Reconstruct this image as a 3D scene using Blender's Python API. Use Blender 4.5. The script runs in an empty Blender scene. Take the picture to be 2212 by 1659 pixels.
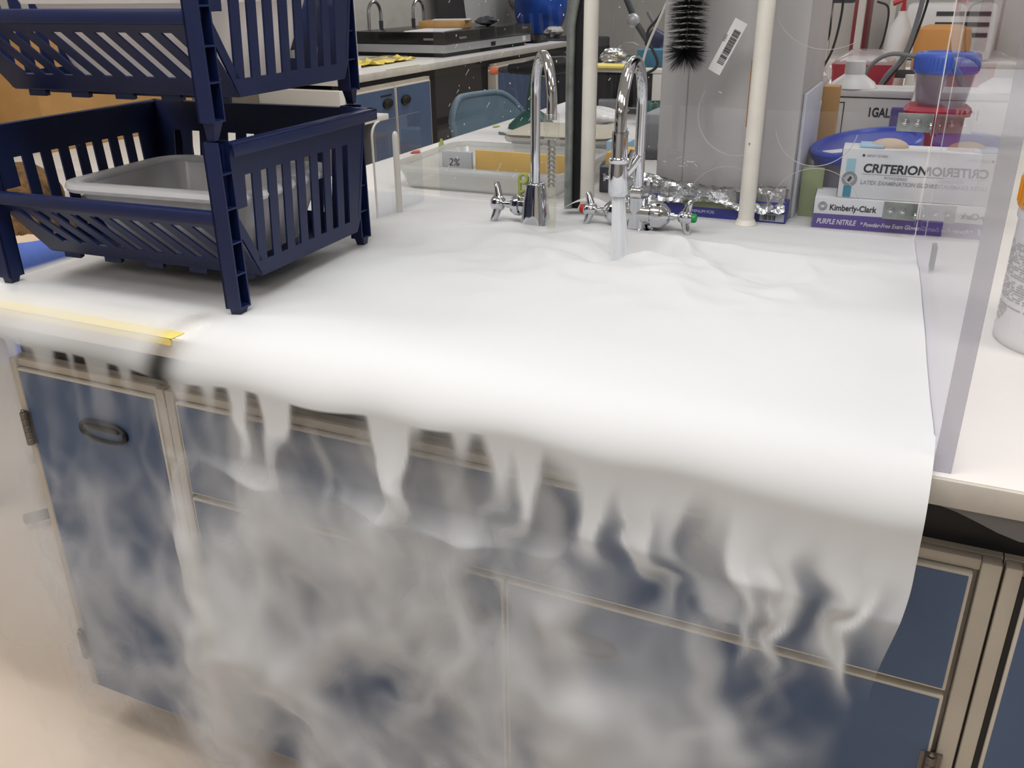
import bpy, bmesh, math, random
import numpy as np
from mathutils import Vector, Matrix, Euler

random.seed(7)
SC = bpy.context.scene
COL = SC.collection
PI = math.pi

# ------------------------------------------------------------------ camera
IMG_W, IMG_H, FPX = 2212, 1659, 1934.0
PITCH, YAW, ROLL = math.radians(24.077), math.radians(24.457), math.radians(-0.6695)
cam_d = bpy.data.cameras.new('camera')
cam_d.sensor_width = 36.0
cam_d.lens = FPX / IMG_W * 36.0
cam_d.clip_start = 0.02
cam = bpy.data.objects.new('camera', cam_d)
COL.objects.link(cam)
_d = Vector((-math.sin(YAW) * math.cos(PITCH), math.cos(YAW) * math.cos(PITCH), -math.sin(PITCH)))
_r = Vector((math.cos(YAW), math.sin(YAW), 0))
_u = _r.cross(_d)
_rr = _r * math.cos(ROLL) + _u * math.sin(ROLL)
_uu = -_r * math.sin(ROLL) + _u * math.cos(ROLL)
cam.matrix_world = Matrix(((_rr.x, _uu.x, -_d.x, 0), (_rr.y, _uu.y, -_d.y, 0), (_rr.z, _uu.z, -_d.z, 1.38), (0, 0, 0, 1)))
SC.camera = cam

# ------------------------------------------------------------------ world, lights, exposure
wd = bpy.data.worlds.new('world')
SC.world = wd
wd.use_nodes = True
wd.node_tree.nodes['Background'].inputs[0].default_value = (1, 1, 1, 1)
wd.node_tree.nodes['Background'].inputs[1].default_value = 0.3
SC.view_settings.view_transform = 'Standard'
SC.view_settings.look = 'None'
SC.view_settings.gamma = 1.0
SC.view_settings.use_curve_mapping = False
SC.view_settings.exposure = -0.37
SC.cycles.max_bounces = 5; SC.cycles.diffuse_bounces = 2; SC.cycles.glossy_bounces = 3; SC.cycles.transmission_bounces = 4; SC.cycles.transparent_max_bounces = 16; SC.cycles.adaptive_threshold = 0.02
SC.cycles.caustics_reflective = False; SC.cycles.caustics_refractive = False
CEIL = 2.75
Z0 = 0.915            # worktop height


WARM = (1.0, 0.95, 0.91)


def ceiling_lamp(x, y, p, sx=1.2, sy=0.6, col=(0.985, 0.995, 1.0)):
    l = bpy.data.lights.new('ceiling_panel_light', 'AREA')
    l.shape = 'RECTANGLE'; l.size = sx; l.size_y = sy; l.energy = p; l.color = col
    o = bpy.data.objects.new('ceiling_panel_light', l)
    COL.objects.link(o); o.location = (x, y, CEIL - 0.02)
    return o


for lx, ly, p in ((-0.4, 2.3, 16), (1.5, 0.8, 26), (-2.2, 0.9, 26), (-0.5, 0.45, 34), (-2.3, -1.4, 30), (0.2, -1.9, 25), (-0.4, 4.4, 30), (-2.4, 5.2, 30), (-2.5, 8.0, 30), (0.9, 7.0, 26), (1.8, 4.2, 26)):
    ceiling_lamp(lx, ly, p, col=WARM if (lx > 1.4 or lx < -2.1) and ly < 2 else (0.985, 0.995, 1.0))

# ------------------------------------------------------------------ materials


def lin(c):
    return tuple((v / 255 / 12.92 if v / 255 <= 0.04045 else ((v / 255 + 0.055) / 1.055) ** 2.4) for v in c)


MATS = {}


def mat(name, rgb, rough=0.5, metal=0.0, trans=0.0, ior=1.45, noise=0.0, nscale=8.0, alpha=1.0, bump=0.0, bscale=60.0, emit=None, stretch=None, spec=0.5, sheen=0.0):
    m = bpy.data.materials.new(name)
    m.use_nodes = True
    nt = m.node_tree
    b = nt.nodes['Principled BSDF']
    c = (*lin(rgb), 1)
    b.inputs['Base Color'].default_value = c
    b.inputs['Roughness'].default_value = rough
    b.inputs['Metallic'].default_value = metal
    b.inputs['Transmission Weight'].default_value = trans
    b.inputs['IOR'].default_value = ior
    b.inputs['Alpha'].default_value = alpha
    b.inputs['Specular IOR Level'].default_value = spec
    if noise or bump:
        tc = nt.nodes.new('ShaderNodeTexCoord')
        mp = nt.nodes.new('ShaderNodeMapping')
        if stretch: mp.inputs['Scale'].default_value = stretch
        nt.links.new(tc.outputs['Object'], mp.inputs['Vector'])
    if noise:
        n = nt.nodes.new('ShaderNodeTexNoise'); n.inputs['Scale'].default_value = nscale; n.inputs['Detail'].default_value = 5
        nt.links.new(mp.outputs[0], n.inputs['Vector'])
        r = nt.nodes.new('ShaderNodeValToRGB')
        r.color_ramp.elements[0].position = 0.3; r.color_ramp.elements[1].position = 0.7
        lo = lin([max(0, v * (1 - noise)) for v in rgb]); hi = lin([min(255, v * (1 + noise * 0.6)) for v in rgb])
        r.color_ramp.elements[0].color = (*lo, 1); r.color_ramp.elements[1].color = (*hi, 1)
        nt.links.new(n.outputs['Fac'], r.inputs[0]); nt.links.new(r.outputs[0], b.inputs['Base Color'])
    if bump:
        n2 = nt.nodes.new('ShaderNodeTexNoise'); n2.inputs['Scale'].default_value = bscale; n2.inputs['Detail'].default_value = 4
        nt.links.new(mp.outputs[0], n2.inputs['Vector'])
        bp = nt.nodes.new('ShaderNodeBump'); bp.inputs['Strength'].default_value = bump; bp.inputs['Distance'].default_value = 0.004
        nt.links.new(n2.outputs['Fac'], bp.inputs['Height']); nt.links.new(bp.outputs[0], b.inputs['Normal'])
    if emit:
        b.inputs['Emission Color'].default_value = c; b.inputs['Emission Strength'].default_value = emit
    MATS[name] = m
    return m


def clear_mat(name, tint, rough=0.0, film=0.0, filmcol=(255, 255, 255), ior=1.49, refl=1.0):
    """clear plastic: what is not reflected at the surface passes straight through; film = share of milky scattering"""
    m = bpy.data.materials.new(name); m.use_nodes = True
    nt = m.node_tree; nt.nodes.clear()
    out = nt.nodes.new('ShaderNodeOutputMaterial')
    fr = nt.nodes.new('ShaderNodeFresnel'); fr.inputs['IOR'].default_value = ior
    tr = nt.nodes.new('ShaderNodeBsdfTransparent'); tr.inputs[0].default_value = (*lin(tint), 1)
    gl = nt.nodes.new('ShaderNodeBsdfGlossy'); gl.inputs['Roughness'].default_value = rough; gl.inputs['Color'].default_value = (1, 1, 1, 1)
    base = tr
    if film:
        df = nt.nodes.new('ShaderNodeBsdfDiffuse'); df.inputs[0].default_value = (*lin(filmcol), 1)
        tl = nt.nodes.new('ShaderNodeBsdfTranslucent'); tl.inputs[0].default_value = (*lin(filmcol), 1)
        mm = nt.nodes.new('ShaderNodeMixShader'); mm.inputs[0].default_value = 0.5
        nt.links.new(df.outputs[0], mm.inputs[1]); nt.links.new(tl.outputs[0], mm.inputs[2])
        mx = nt.nodes.new('ShaderNodeMixShader'); mx.inputs[0].default_value = film
        nt.links.new(tr.outputs[0], mx.inputs[1]); nt.links.new(mm.outputs[0], mx.inputs[2])
        base = mx
    ms = nt.nodes.new('ShaderNodeMixShader')
    ge = nt.nodes.new('ShaderNodeNewGeometry'); inv = nt.nodes.new('ShaderNodeMath'); inv.operation = 'MULTIPLY_ADD'; inv.inputs[1].default_value = -refl; inv.inputs[2].default_value = refl
    mu = nt.nodes.new('ShaderNodeMath'); mu.operation = 'MULTIPLY'   # only the outer face of the sheet reflects
    nt.links.new(ge.outputs['Backfacing'], inv.inputs[0]); nt.links.new(fr.outputs[0], mu.inputs[0]); nt.links.new(inv.outputs[0], mu.inputs[1])
    nt.links.new(mu.outputs[0], ms.inputs[0]); nt.links.new(base.outputs[0], ms.inputs[1]); nt.links.new(gl.outputs[0], ms.inputs[2])
    nt.links.new(ms.outputs[0], out.inputs['Surface'])
    MATS[name] = m
    return m


mat('worktop', (240, 236, 231), 0.35, noise=0.02, nscale=3)
mat('worktop_edge', (203, 196, 186), 0.45, noise=0.06, nscale=12)
mat('cream_metal', (188, 178, 163), 0.45, noise=0.05, nscale=9)
mat('cream_lip', (205, 196, 181), 0.4)
mat('blue_laminate', (75, 95, 127), 0.42, noise=0.05, nscale=7)
mat('black_apron', (22, 21, 21), 0.5, noise=0.3, nscale=14)
mat('black_plastic', (20, 20, 21), 0.4)
mat('hinge_metal', (112, 105, 97), 0.35, metal=0.7)
mat('toe_dark', (70, 60, 50), 0.8)
mat('floor', (226, 210, 194), 0.35, noise=0.06, nscale=1.3)
mat('wall', (200, 197, 190), 0.8, noise=0.02, nscale=2)
mat('ceiling', (225, 223, 218), 0.9)
mat('navy', (18, 31, 73), 0.40, noise=0.06, nscale=30, bump=0.05, bscale=300)
mat('chrome', (215, 217, 222), 0.07, metal=1.0)
mat('chrome_dull', (170, 172, 176), 0.25, metal=1.0)
mat('pipe_white', (226, 221, 211), 0.4, noise=0.03, nscale=20)
mat('galv', (150, 155, 152), 0.4, metal=0.75, noise=0.15, nscale=25)
mat('dark_gap', (40, 40, 40), 0.7)
mat('column', (214, 207, 200), 0.55, noise=0.03, nscale=5)
mat('panel_white', (214, 214, 220), 0.5)
mat('paper', (232, 230, 228), 0.7)
mat('paper_grey', (190, 190, 192), 0.7)
mat('ink', (45, 44, 46), 0.7)
mat('ink_grey', (120, 118, 118), 0.7)
mat('ink_light', (168, 166, 164), 0.7)
mat('purple', (98, 76, 150), 0.45)
mat('teal_print', (58, 140, 165), 0.5)
mat('teal_pale', (165, 208, 215), 0.5)
mat('blue_print', (45, 50, 150), 0.45)
mat('foil', (205, 205, 203), 0.22, metal=1.0, bump=0.9, bscale=45)
mat('yellow_tape', (246, 222, 110), 0.6)
mat('red_cap', (190, 40, 45), 0.35)
mat('green_cap', (25, 150, 75), 0.35)
mat('lime', (158, 170, 84), 0.4)
mat('cardboard', (196, 150, 92), 0.8, noise=0.05, nscale=10)
mat('cardboard_dark', (150, 110, 66), 0.8)
mat('brown_fuzz', (112, 84, 52), 0.95, noise=0.3, nscale=40, bump=1.0, bscale=90)
mat('blue_cloth', (92, 118, 196), 0.9, noise=0.12, nscale=10, bump=0.6, bscale=30)
mat('chair_blue', (96, 118, 132), 0.5, noise=0.05, nscale=5)
mat('black', (16, 16, 18), 0.55)
mat('black_gloss', (20, 20, 22), 0.25)
mat('dark_grey', (62, 62, 66), 0.5)
mat('mid_grey', (118, 118, 120), 0.45)
mat('silver', (176, 176, 178), 0.35, metal=0.3)
mat('green_dark', (30, 78, 70), 0.45)
mat('orange_tip', (222, 120, 84), 0.5)
mat('yellow_pad', (235, 190, 100), 0.7, noise=0.06, nscale=6)
mat('tan_lid', (182, 172, 150), 0.5)
mat('bin_blue', (40, 84, 176), 0.4, noise=0.15, nscale=8)
mat('lid_blue', (38, 66, 175), 0.32)
mat('lid_blue2', (74, 108, 205), 0.35)
mat('red_plastic', (176, 44, 62), 0.4)
mat('red_dark', (140, 34, 50), 0.4)
mat('orange_tub', (214, 150, 78), 0.5)
mat('amber', (232, 150, 20), 0.25)
mat('white_plastic', (232, 229, 226), 0.35)
mat('off_white', (222, 217, 208), 0.5)
mat('teal_box', (46, 108, 138), 0.6)
mat('skyblue', (176, 208, 226), 0.6)
mat('green_paper', (160, 168, 120), 0.7)
mat('silicone_tube', (222, 218, 190), 0.3, trans=0.3)
mat('beige_skin', (214, 190, 165), 0.7)
clear_mat('acrylic', (247, 248, 250))
clear_mat('acrylic_thick', (244, 244, 248), refl=0.62)
clear_mat('acrylic_milky', (225, 226, 232), 0.05, film=0.35, filmcol=(190, 188, 196))
clear_mat('bin_clear', (240, 241, 240), 0.15, film=0.58, filmcol=(245, 244, 240))
clear_mat('tub_clear', (228, 226, 232), 0.1, film=0.3, filmcol=(225, 220, 228))
clear_mat('bag_clear', (240, 236, 236), 0.2, film=0.42, filmcol=(238, 230, 228))
clear_mat('tube_clear', (252, 252, 249), 0.03, film=0.10, filmcol=(246, 245, 232))
clear_mat('tray_grey', (225, 225, 228), 0.2, film=0.97, filmcol=(244, 243, 244), ior=1.35)
clear_mat('tray_light', (235, 232, 230), 0.3, film=0.97, filmcol=(250, 246, 243), ior=1.35)
clear_mat('film_grey', (120, 116, 116), 0.3, film=0.55, filmcol=(130, 126, 126))

# ------------------------------------------------------------------ geometry kit


class G:
    def __init__(s): s.v = []; s.f = []; s.mi = []

    def add(s, vs, fs, mi=0, M=None):
        k = len(s.v)
        s.v += [tuple(M @ Vector(p)) if M is not None else tuple(p) for p in vs]
        s.f += [tuple(i + k for i in f) for f in fs]; s.mi += [mi] * len(fs)
        return s

    def box(s, a, b, mi=0, M=None):
        (x0, y0, z0), (x1, y1, z1) = a, b
        vs = [(x0, y0, z0), (x1, y0, z0), (x1, y1, z0), (x0, y1, z0), (x0, y0, z1), (x1, y0, z1), (x1, y1, z1), (x0, y1, z1)]
        return s.add(vs, [(3, 2, 1, 0), (4, 5, 6, 7), (0, 1, 5, 4), (1, 2, 6, 5), (2, 3, 7, 6), (3, 0, 4, 7)], mi, M)

    def bbox(s, a, b, r, mi=0, M=None, seg=2):
        """box with rounded edges"""
        bm = bmesh.new()
        c = [(a[i] + b[i]) / 2 for i in range(3)]; d = [abs(b[i] - a[i]) for i in range(3)]
        bmesh.ops.create_cube(bm, size=1.0, matrix=Matrix.Translation(c) @ Matrix.Diagonal((*d, 1)))
        bmesh.ops.bevel(bm, geom=bm.edges[:] , offset=min(r, min(d) * 0.49), segments=seg, profile=0.5, affect='EDGES')
        bm.verts.index_update()
        s.add([v.co[:] for v in bm.verts], [tuple(v.index for v in f.verts) for f in bm.faces], mi, M)
        bm.free(); return s

    def prism(s, poly, z0, z1, mi=0, M=None):
        n = len(poly)
        vs = [(x, y, z0) for x, y in poly] + [(x, y, z1) for x, y in poly]
        fs = [tuple(range(n - 1, -1, -1)), tuple(range(n, 2 * n))] + [(i, (i + 1) % n, n + (i + 1) % n, n + i) for i in range(n)]
        return s.add(vs, fs, mi, M)

    def hexa(s, q0, q1, mi=0):
        """solid between two quads (4 points each)"""
        return s.add(list(q0) + list(q1), [(3, 2, 1, 0), (4, 5, 6, 7), (0, 1, 5, 4), (1, 2, 6, 5), (2, 3, 7, 6), (3, 0, 4, 7)], mi)

    def tube(s, pts, r, n=12, mi=0, cap=True, M=None):
        pts = [Vector(p) for p in pts]
        rs = r if isinstance(r, (list, tuple)) else [r] * len(pts)
        t0 = (pts[1] - pts[0]).normalized()
        up = Vector((0, 0, 1)) if abs(t0.z) < 0.9 else Vector((1, 0, 0))
        nx = t0.cross(up).normalized()
        vs = []
        for i, p in enumerate(pts):
            t = (pts[min(i + 1, len(pts) - 1)] - pts[max(i - 1, 0)]).normalized()
            nx = (nx - t * nx.dot(t)).normalized(); ny = t.cross(nx)
            for k in range(n):
                a = 2 * PI * k / n
                vs.append(p + (nx * math.cos(a) + ny * math.sin(a)) * rs[i])
        fs = []
        for i in range(len(pts) - 1):
            for k in range(n):
                k2 = (k + 1) % n
                fs.append((i * n + k, i * n + k2, (i + 1) * n + k2, (i + 1) * n + k))
        if cap:
            fs.append(tuple(range(n - 1, -1, -1))); fs.append(tuple((len(pts) - 1) * n + k for k in range(n)))
        return s.add(vs, fs, mi, M)

    def lathe(s, prof, n=24, mi=0, M=None, cap=True):
        """prof: list of (r, z) from bottom to top around the z axis"""
        vs = []
        for r, z in prof:
            for k in range(n):
                a = 2 * PI * k / n; vs.append((r * math.cos(a), r * math.sin(a), z))
        fs = []
        for i in range(len(prof) - 1):
            for k in range(n):
                k2 = (k + 1) % n
                fs.append((i * n + k, i * n + k2, (i + 1) * n + k2, (i + 1) * n + k))
        if cap:
            fs.append(tuple(range(n - 1, -1, -1))); fs.append(tuple((len(prof) - 1) * n + k for k in range(n)))
        return s.add(vs, fs, mi, M)

    def loft(s, rings, mi=0, cap0=True, cap1=True, M=None):
        n = len(rings[0]); vs = [p for r in rings for p in r]; fs = []
        for i in range(len(rings) - 1):
            for k in range(n):
                k2 = (k + 1) % n
                fs.append((i * n + k, i * n + k2, (i + 1) * n + k2, (i + 1) * n + k))
        if cap0: fs.append(tuple(range(n - 1, -1, -1)))
        if cap1: fs.append(tuple((len(rings) - 1) * n + k for k in range(n)))
        return s.add(vs, fs, mi, M)

    def sphere(s, c, r, n=12, m=8, mi=0, sc=(1, 1, 1), M=None):
        prof = [(math.sin(PI * i / m) * r, -math.cos(PI * i / m) * r) for i in range(m + 1)]
        prof[0] = (r * 0.02, -r); prof[-1] = (r * 0.02, r)
        T_ = Matrix.Translation(c) @ Matrix.Diagonal((*sc, 1))
        return s.lathe(prof, n, mi, (M @ T_) if M is not None else T_)

    def mesh(s, name, mats, angle=35):
        me = bpy.data.meshes.new(name)
        me.from_pydata(s.v, [], s.f)
        for m in mats: me.materials.append(MATS[m])
        if len(mats) > 1: me.polygons.foreach_set('material_index', s.mi)
        me.polygons.foreach_set('use_smooth', [True] * len(me.polygons))
        me.set_sharp_from_angle(angle=math.radians(angle))
        me.update()
        return me


def tag(o, label, cat, group=None):
    o['label'] = label; o['category'] = cat
    if group: o['group'] = group
    return o


def obj(name, g, m, parent=None, angle=35, loc=None, rot=None):
    me = g.mesh(name, m if isinstance(m, (list, tuple)) else [m], angle) if isinstance(g, G) else g
    o = bpy.data.objects.new(name, me); COL.objects.link(o)
    if parent is not None: o.parent = parent
    if loc is not None: o.location = loc
    if rot is not None: o.rotation_euler = rot
    return o


def thing(name, label, cat, loc=(0, 0, 0), rz=0.0, group=None, rot=None):
    o = bpy.data.objects.new(name, None); COL.objects.link(o)
    o.empty_display_size = 0.05
    o.location = loc; o.rotation_euler = rot if rot else (0, 0, rz)
    return tag(o, label, cat, group)


def struct(name, g, m, parent=None):
    o = obj(name, g, m, parent)
    o['kind'] = 'structure'
    return o


def copy_tree(o, parent=None):
    c = o.copy(); COL.objects.link(c); c.parent = parent
    for ch in list(o.children): copy_tree(ch, c)
    return c


def rrect(w, d, r, n=6, z=0.0, cx=0.0, cy=0.0):
    """rounded rectangle ring, counter-clockwise"""
    pts = []
    for sx, sy, a0 in ((1, 1, 0), (-1, 1, 90), (-1, -1, 180), (1, -1, 270)):
        for k in range(n + 1):
            a = math.radians(a0 + 90 * k / n)
            pts.append((cx + sx * (w / 2 - r) + r * math.cos(a), cy + sy * (d / 2 - r) + r * math.sin(a), z))
    return pts


def text(parent, name, s, size, m, M, align='LEFT', shear=0.0, bold=0.0, xs=1.0):
    cu = bpy.data.curves.new('txt', 'FONT')
    cu.body = s; cu.size = size; cu.align_x = align; cu.shear = shear; cu.offset = bold; cu.extrude = 0.0002
    t = bpy.data.objects.new('txt', cu); COL.objects.link(t)
    dg = bpy.context.evaluated_depsgraph_get(); dg.update()
    me = bpy.data.meshes.new_from_object(t.evaluated_get(dg))
    bpy.data.objects.remove(t); bpy.data.curves.remove(cu)
    me.transform(M @ Matrix.Diagonal((xs, 1, 1, 1)))
    me.materials.clear(); me.materials.append(MATS[m])
    o = bpy.data.objects.new(name, me); COL.objects.link(o); o.parent = parent
    return o


FRONT = Matrix(((1, 0, 0, 0), (0, 0, -1, 0), (0, 1, 0, 0), (0, 0, 0, 1)))   # text plane facing -y, upright


def front_at(x, y, z):
    return Matrix.Translation((x, y, z)) @ FRONT


def arc(c, r, a0, a1, n, ex, ez):
    """points on an arc in the plane spanned by ex, ez"""
    ex, ez, c = Vector(ex), Vector(ez), Vector(c)
    return [c + ex * (r * math.cos(math.radians(a0 + (a1 - a0) * k / n))) + ez * (r * math.sin(math.radians(a0 + (a1 - a0) * k / n))) for k in range(n + 1)]


# ------------------------------------------------------------------ the room
WL, WR, WB, WF = -4.1, 3.6, 10.4, -3.2
struct('floor', G().box((WL - .1, WF - .1, -0.1), (WR + .1, WB + .1, 0)), 'floor')
struct('ceiling', G().box((WL - .1, WF - .1, CEIL), (WR + .1, WB + .1, CEIL + 0.1)), 'ceiling')
struct('wall_left', G().box((WL - .1, WF, 0), (WL, WB, CEIL)), 'wall')
struct('wall_right', G().box((WR, WF, 0), (WR + .1, WB, CEIL)), 'wall')
struct('wall_back', G().box((WL, WB, 0), (WR, WB + .1, CEIL)), 'wall')
struct('wall_front', G().box((WL, WF - .1, 0), (WR, WF, CEIL)), 'wall')
for k, (a, b) in enumerate((((WL, WF, 0), (WL + .015, WB, .1)), ((WL, WB - .015, 0), (WR, WB, .1)))):
    struct('baseboard_left' if k == 0 else 'baseboard_back', G().box(a, b), 'black_plastic')

# ------------------------------------------------------------------ island worktop and its cabinets
t = thing('island_worktop', 'long white laminate island worktop under the fog, with cream front edge', 'worktop', (0, 0, 0))
obj('worktop_slab', G().box((-1.43, 0.905, Z0 - 0.03), (1.9, 6.3, Z0)), 'worktop', t)
g = G().bbox((-1.432, 0.899, Z0 - 0.0305), (1.9, 0.905, Z0 + 0.0002), 0.0015)
obj('edge_band', g, 'worktop_edge', t)
obj('edge_band', G().bbox((-1.436, 0.905, Z0 - 0.0305), (-1.43, 6.3, Z0 + 0.0002), 0.0015), 'worktop_edge', t)
obj('apron', G().box((-1.36, 0.955, Z0 - 0.1028), (1.9, 0.975, Z0 - 0.03)), 'black_apron', t)
obj('apron', G().box((-1.36, 0.975, Z0 - 0.1028), (-1.34, 6.2, Z0 - 0.03)), 'black_apron', t)

CT, CB = 0.812, 0.103     # cabinet top and bottom
FY = 0.925                # door face plane


def pull(parent, x, z, w=0.125, h=0.036):
    """recessed black oval pull: rim, dished cup and finger lip"""
    p = obj('handle', pull_mesh(w, h), 'black_plastic', parent, loc=(x, FY - 0.0005, z))
    p['label'] = 'black oval recessed pull'
    return p


_pm = {}


def pull_mesh(w, h):
    if (w, h) in _pm: return _pm[(w, h)]
    g = G(); n = 28; rings = []
    for sx, y in ((1.0, 0.0), (1.0, -0.006), (0.9, -0.009), (0.8, -0.007), (0.74, 0.0), (0.6, 0.003)):
        rings.append([(math.copysign(abs(math.cos(a)) ** 0.75, math.cos(a)) * w / 2 * (1 - (1 - sx) * 0.6), y, math.copysign(abs(math.sin(a)) ** 0.85, math.sin(a)) * h / 2 * sx) for a in [2 * PI * k / n for k in range(n)]])
    g.loft(rings)
    g.bbox((-w * 0.36, -0.010, h * 0.06), (w * 0.36, -0.001, h * 0.28), 0.003)
    _pm[(w, h)] = g.mesh('handle', ['black_plastic'])
    return _pm[(w, h)]


def hinge(parent, x, z):
    g = G()
    for k in range(5):
        zz = z - 0.031 + k * 0.0125
        g.lathe([(0.0058, zz), (0.0066, zz + 0.001), (0.0066, zz + 0.0112), (0.0058, zz + 0.012)], 10, M=Matrix.Translation((x, FY - 0.006, 0)))
    g.lathe([(0.003, z + 0.031), (0.0045, z + 0.033), (0.001, z + 0.036)], 8, M=Matrix.Translation((x, FY - 0.006, 0)))
    g.box((x - 0.012, FY - 0.002, z - 0.031), (x + 0.012, FY + 0.001, z + 0.0315))
    return obj('hinge', g, 'hinge_metal', parent)


def door(parent, x0, x1, z0, z1, name='door'):
    """blue laminate panel in a cream edge band"""
    d = obj(name, G().bbox((x0, FY, z0), (x1, FY + 0.018, z1), 0.002), 'cream_lip', parent)
    obj('laminate_panel', G().box((x0 + 0.004, FY - 0.0012, z0 + 0.004), (x1 - 0.004, FY + 0.002, z1 - 0.004)), 'blue_laminate', d)
    return d


def carcass(parent, x0, x1, stl, strr):
    g = G()
    g.box((x0, FY + 0.02, CB), (x1, 1.45, CT))
    obj('body', g, 'cream_metal', parent)
    s = G()
    if stl: s.bbox((x0 + 0.0008, FY + 0.001, CB), (x0 + stl, FY + 0.02, CT), 0.002)
    s.bbox((x0 + stl, FY + 0.006, CT - 0.014), (x1 - strr, FY + 0.02, CT), 0.002)
    s.bbox((x0 + stl, FY + 0.006, CB), (x1 - strr, FY + 0.02, CB + 0.012), 0.002)
    if strr: s.bbox((x1 - strr, FY + 0.001, CB), (x1 - 0.0008, FY + 0.02, CT), 0.002)
    obj('front_frame', s, 'cream_metal', parent)
    obj('toe_kick', G().box((x0, FY + 0.085, 0), (x1, FY + 0.1, CB)), 'toe_dark', parent)


t = thing('base_cabinet', 'narrow blue door base cabinet under the basket rack at the island end', 'cabinet')
carcass(t, -1.358, -1.0145, 0.016, 0.0175)
d = door(t, -1.340, -1.034, CB + 0.002, CT - 0.016)
pull(d, -1.160, 0.713, 0.105, 0.040)
hinge(d, -1.344, 0.684); hinge(d, -1.344, 0.21)

t = thing('sink_cabinet', 'wide blue sink cabinet with two doors behind the falling fog', 'cabinet')
carcass(t, -1.0145, 0.1475, 0.0175, 0.0205)
DL = 0.629
door(t, -0.993, 0.121, DL + 0.004, CT - 0.016, 'fixed_panel')
d = door(t, -0.993, -0.438, CB + 0.004, DL - 0.004)
pull(d, -0.517, 0.556); hinge(d, -0.994, 0.509); hinge(d, -0.994, 0.221)
d = door(t, -0.434, 0.121, CB + 0.004, DL - 0.004)
pull(d, -0.331, 0.556); hinge(d, 0.122, 0.509); hinge(d, 0.122, 0.221)

t = thing('base_cabinet', 'blue door base cabinet at the right edge past the cream posts', 'cabinet')
carcass(t, 0.149, 0.75, 0.017, 0.017)
d = door(t, 0.1725, 0.731, CB + 0.004, CT - 0.016)
pull(d, 0.62, 0.556)
obj('gap_shade', G().box((0.1662, FY + 0.003, CB), (0.1720, FY + 0.012, CT - 0.01)), 'black', t)  # black strip put in for the dark of the open gap

# grey film sagging under the worktop edge on the right
g = G(); n = 24
for i in range(n):
    xs = [0.03 + 0.5 * k / n for k in (i, i + 1)]
    q = []
    for x in xs:
        sag = 0.010 + 0.030 * math.exp(-((x - 0.165) / 0.065) ** 2) + 0.012 * math.exp(-((x - 0.38) / 0.05) ** 2)
        q.append((x, sag))
    (xa, sa), (xb, sb) = q
    y0, y1 = 0.922, 0.952
    g.hexa([(xa, y0, Z0 - 0.031), (xb, y0, Z0 - 0.031), (xb, y1, Z0 - 0.031), (xa, y1, Z0 - 0.031)], [(xa, y0 + .006, Z0 - .031 - sa), (xb, y0 + .006, Z0 - .031 - sb), (xb, y1, Z0 - .031 - sb * .9), (xa, y1, Z0 - .031 - sa * .9)])
tag(obj('plastic_film', g, 'mid_grey'), 'grey plastic film sagging below the worktop edge at right', 'film')

# yellow tape on the front edge
g = G(); n = 20
for i in range(n):
    a, b = -1.42 + (0.47) * i / n, -1.42 + 0.47 * (i + 1) / n
    g.box((a, 0.8965, Z0 + 0.0004), (b, 0.926, Z0 + 0.0016))
    g.box((a, 0.8955, Z0 - 0.008), (b, 0.8985, Z0 + 0.0016))
tag(obj('yellow_tape', g, 'yellow_tape'), 'pale yellow tape strip along the worktop front edge at left', 'tape')

# ------------------------------------------------------------------ navy stacking baskets
RX, RYF, RYB = 0.243, -0.205, 0.21


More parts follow.
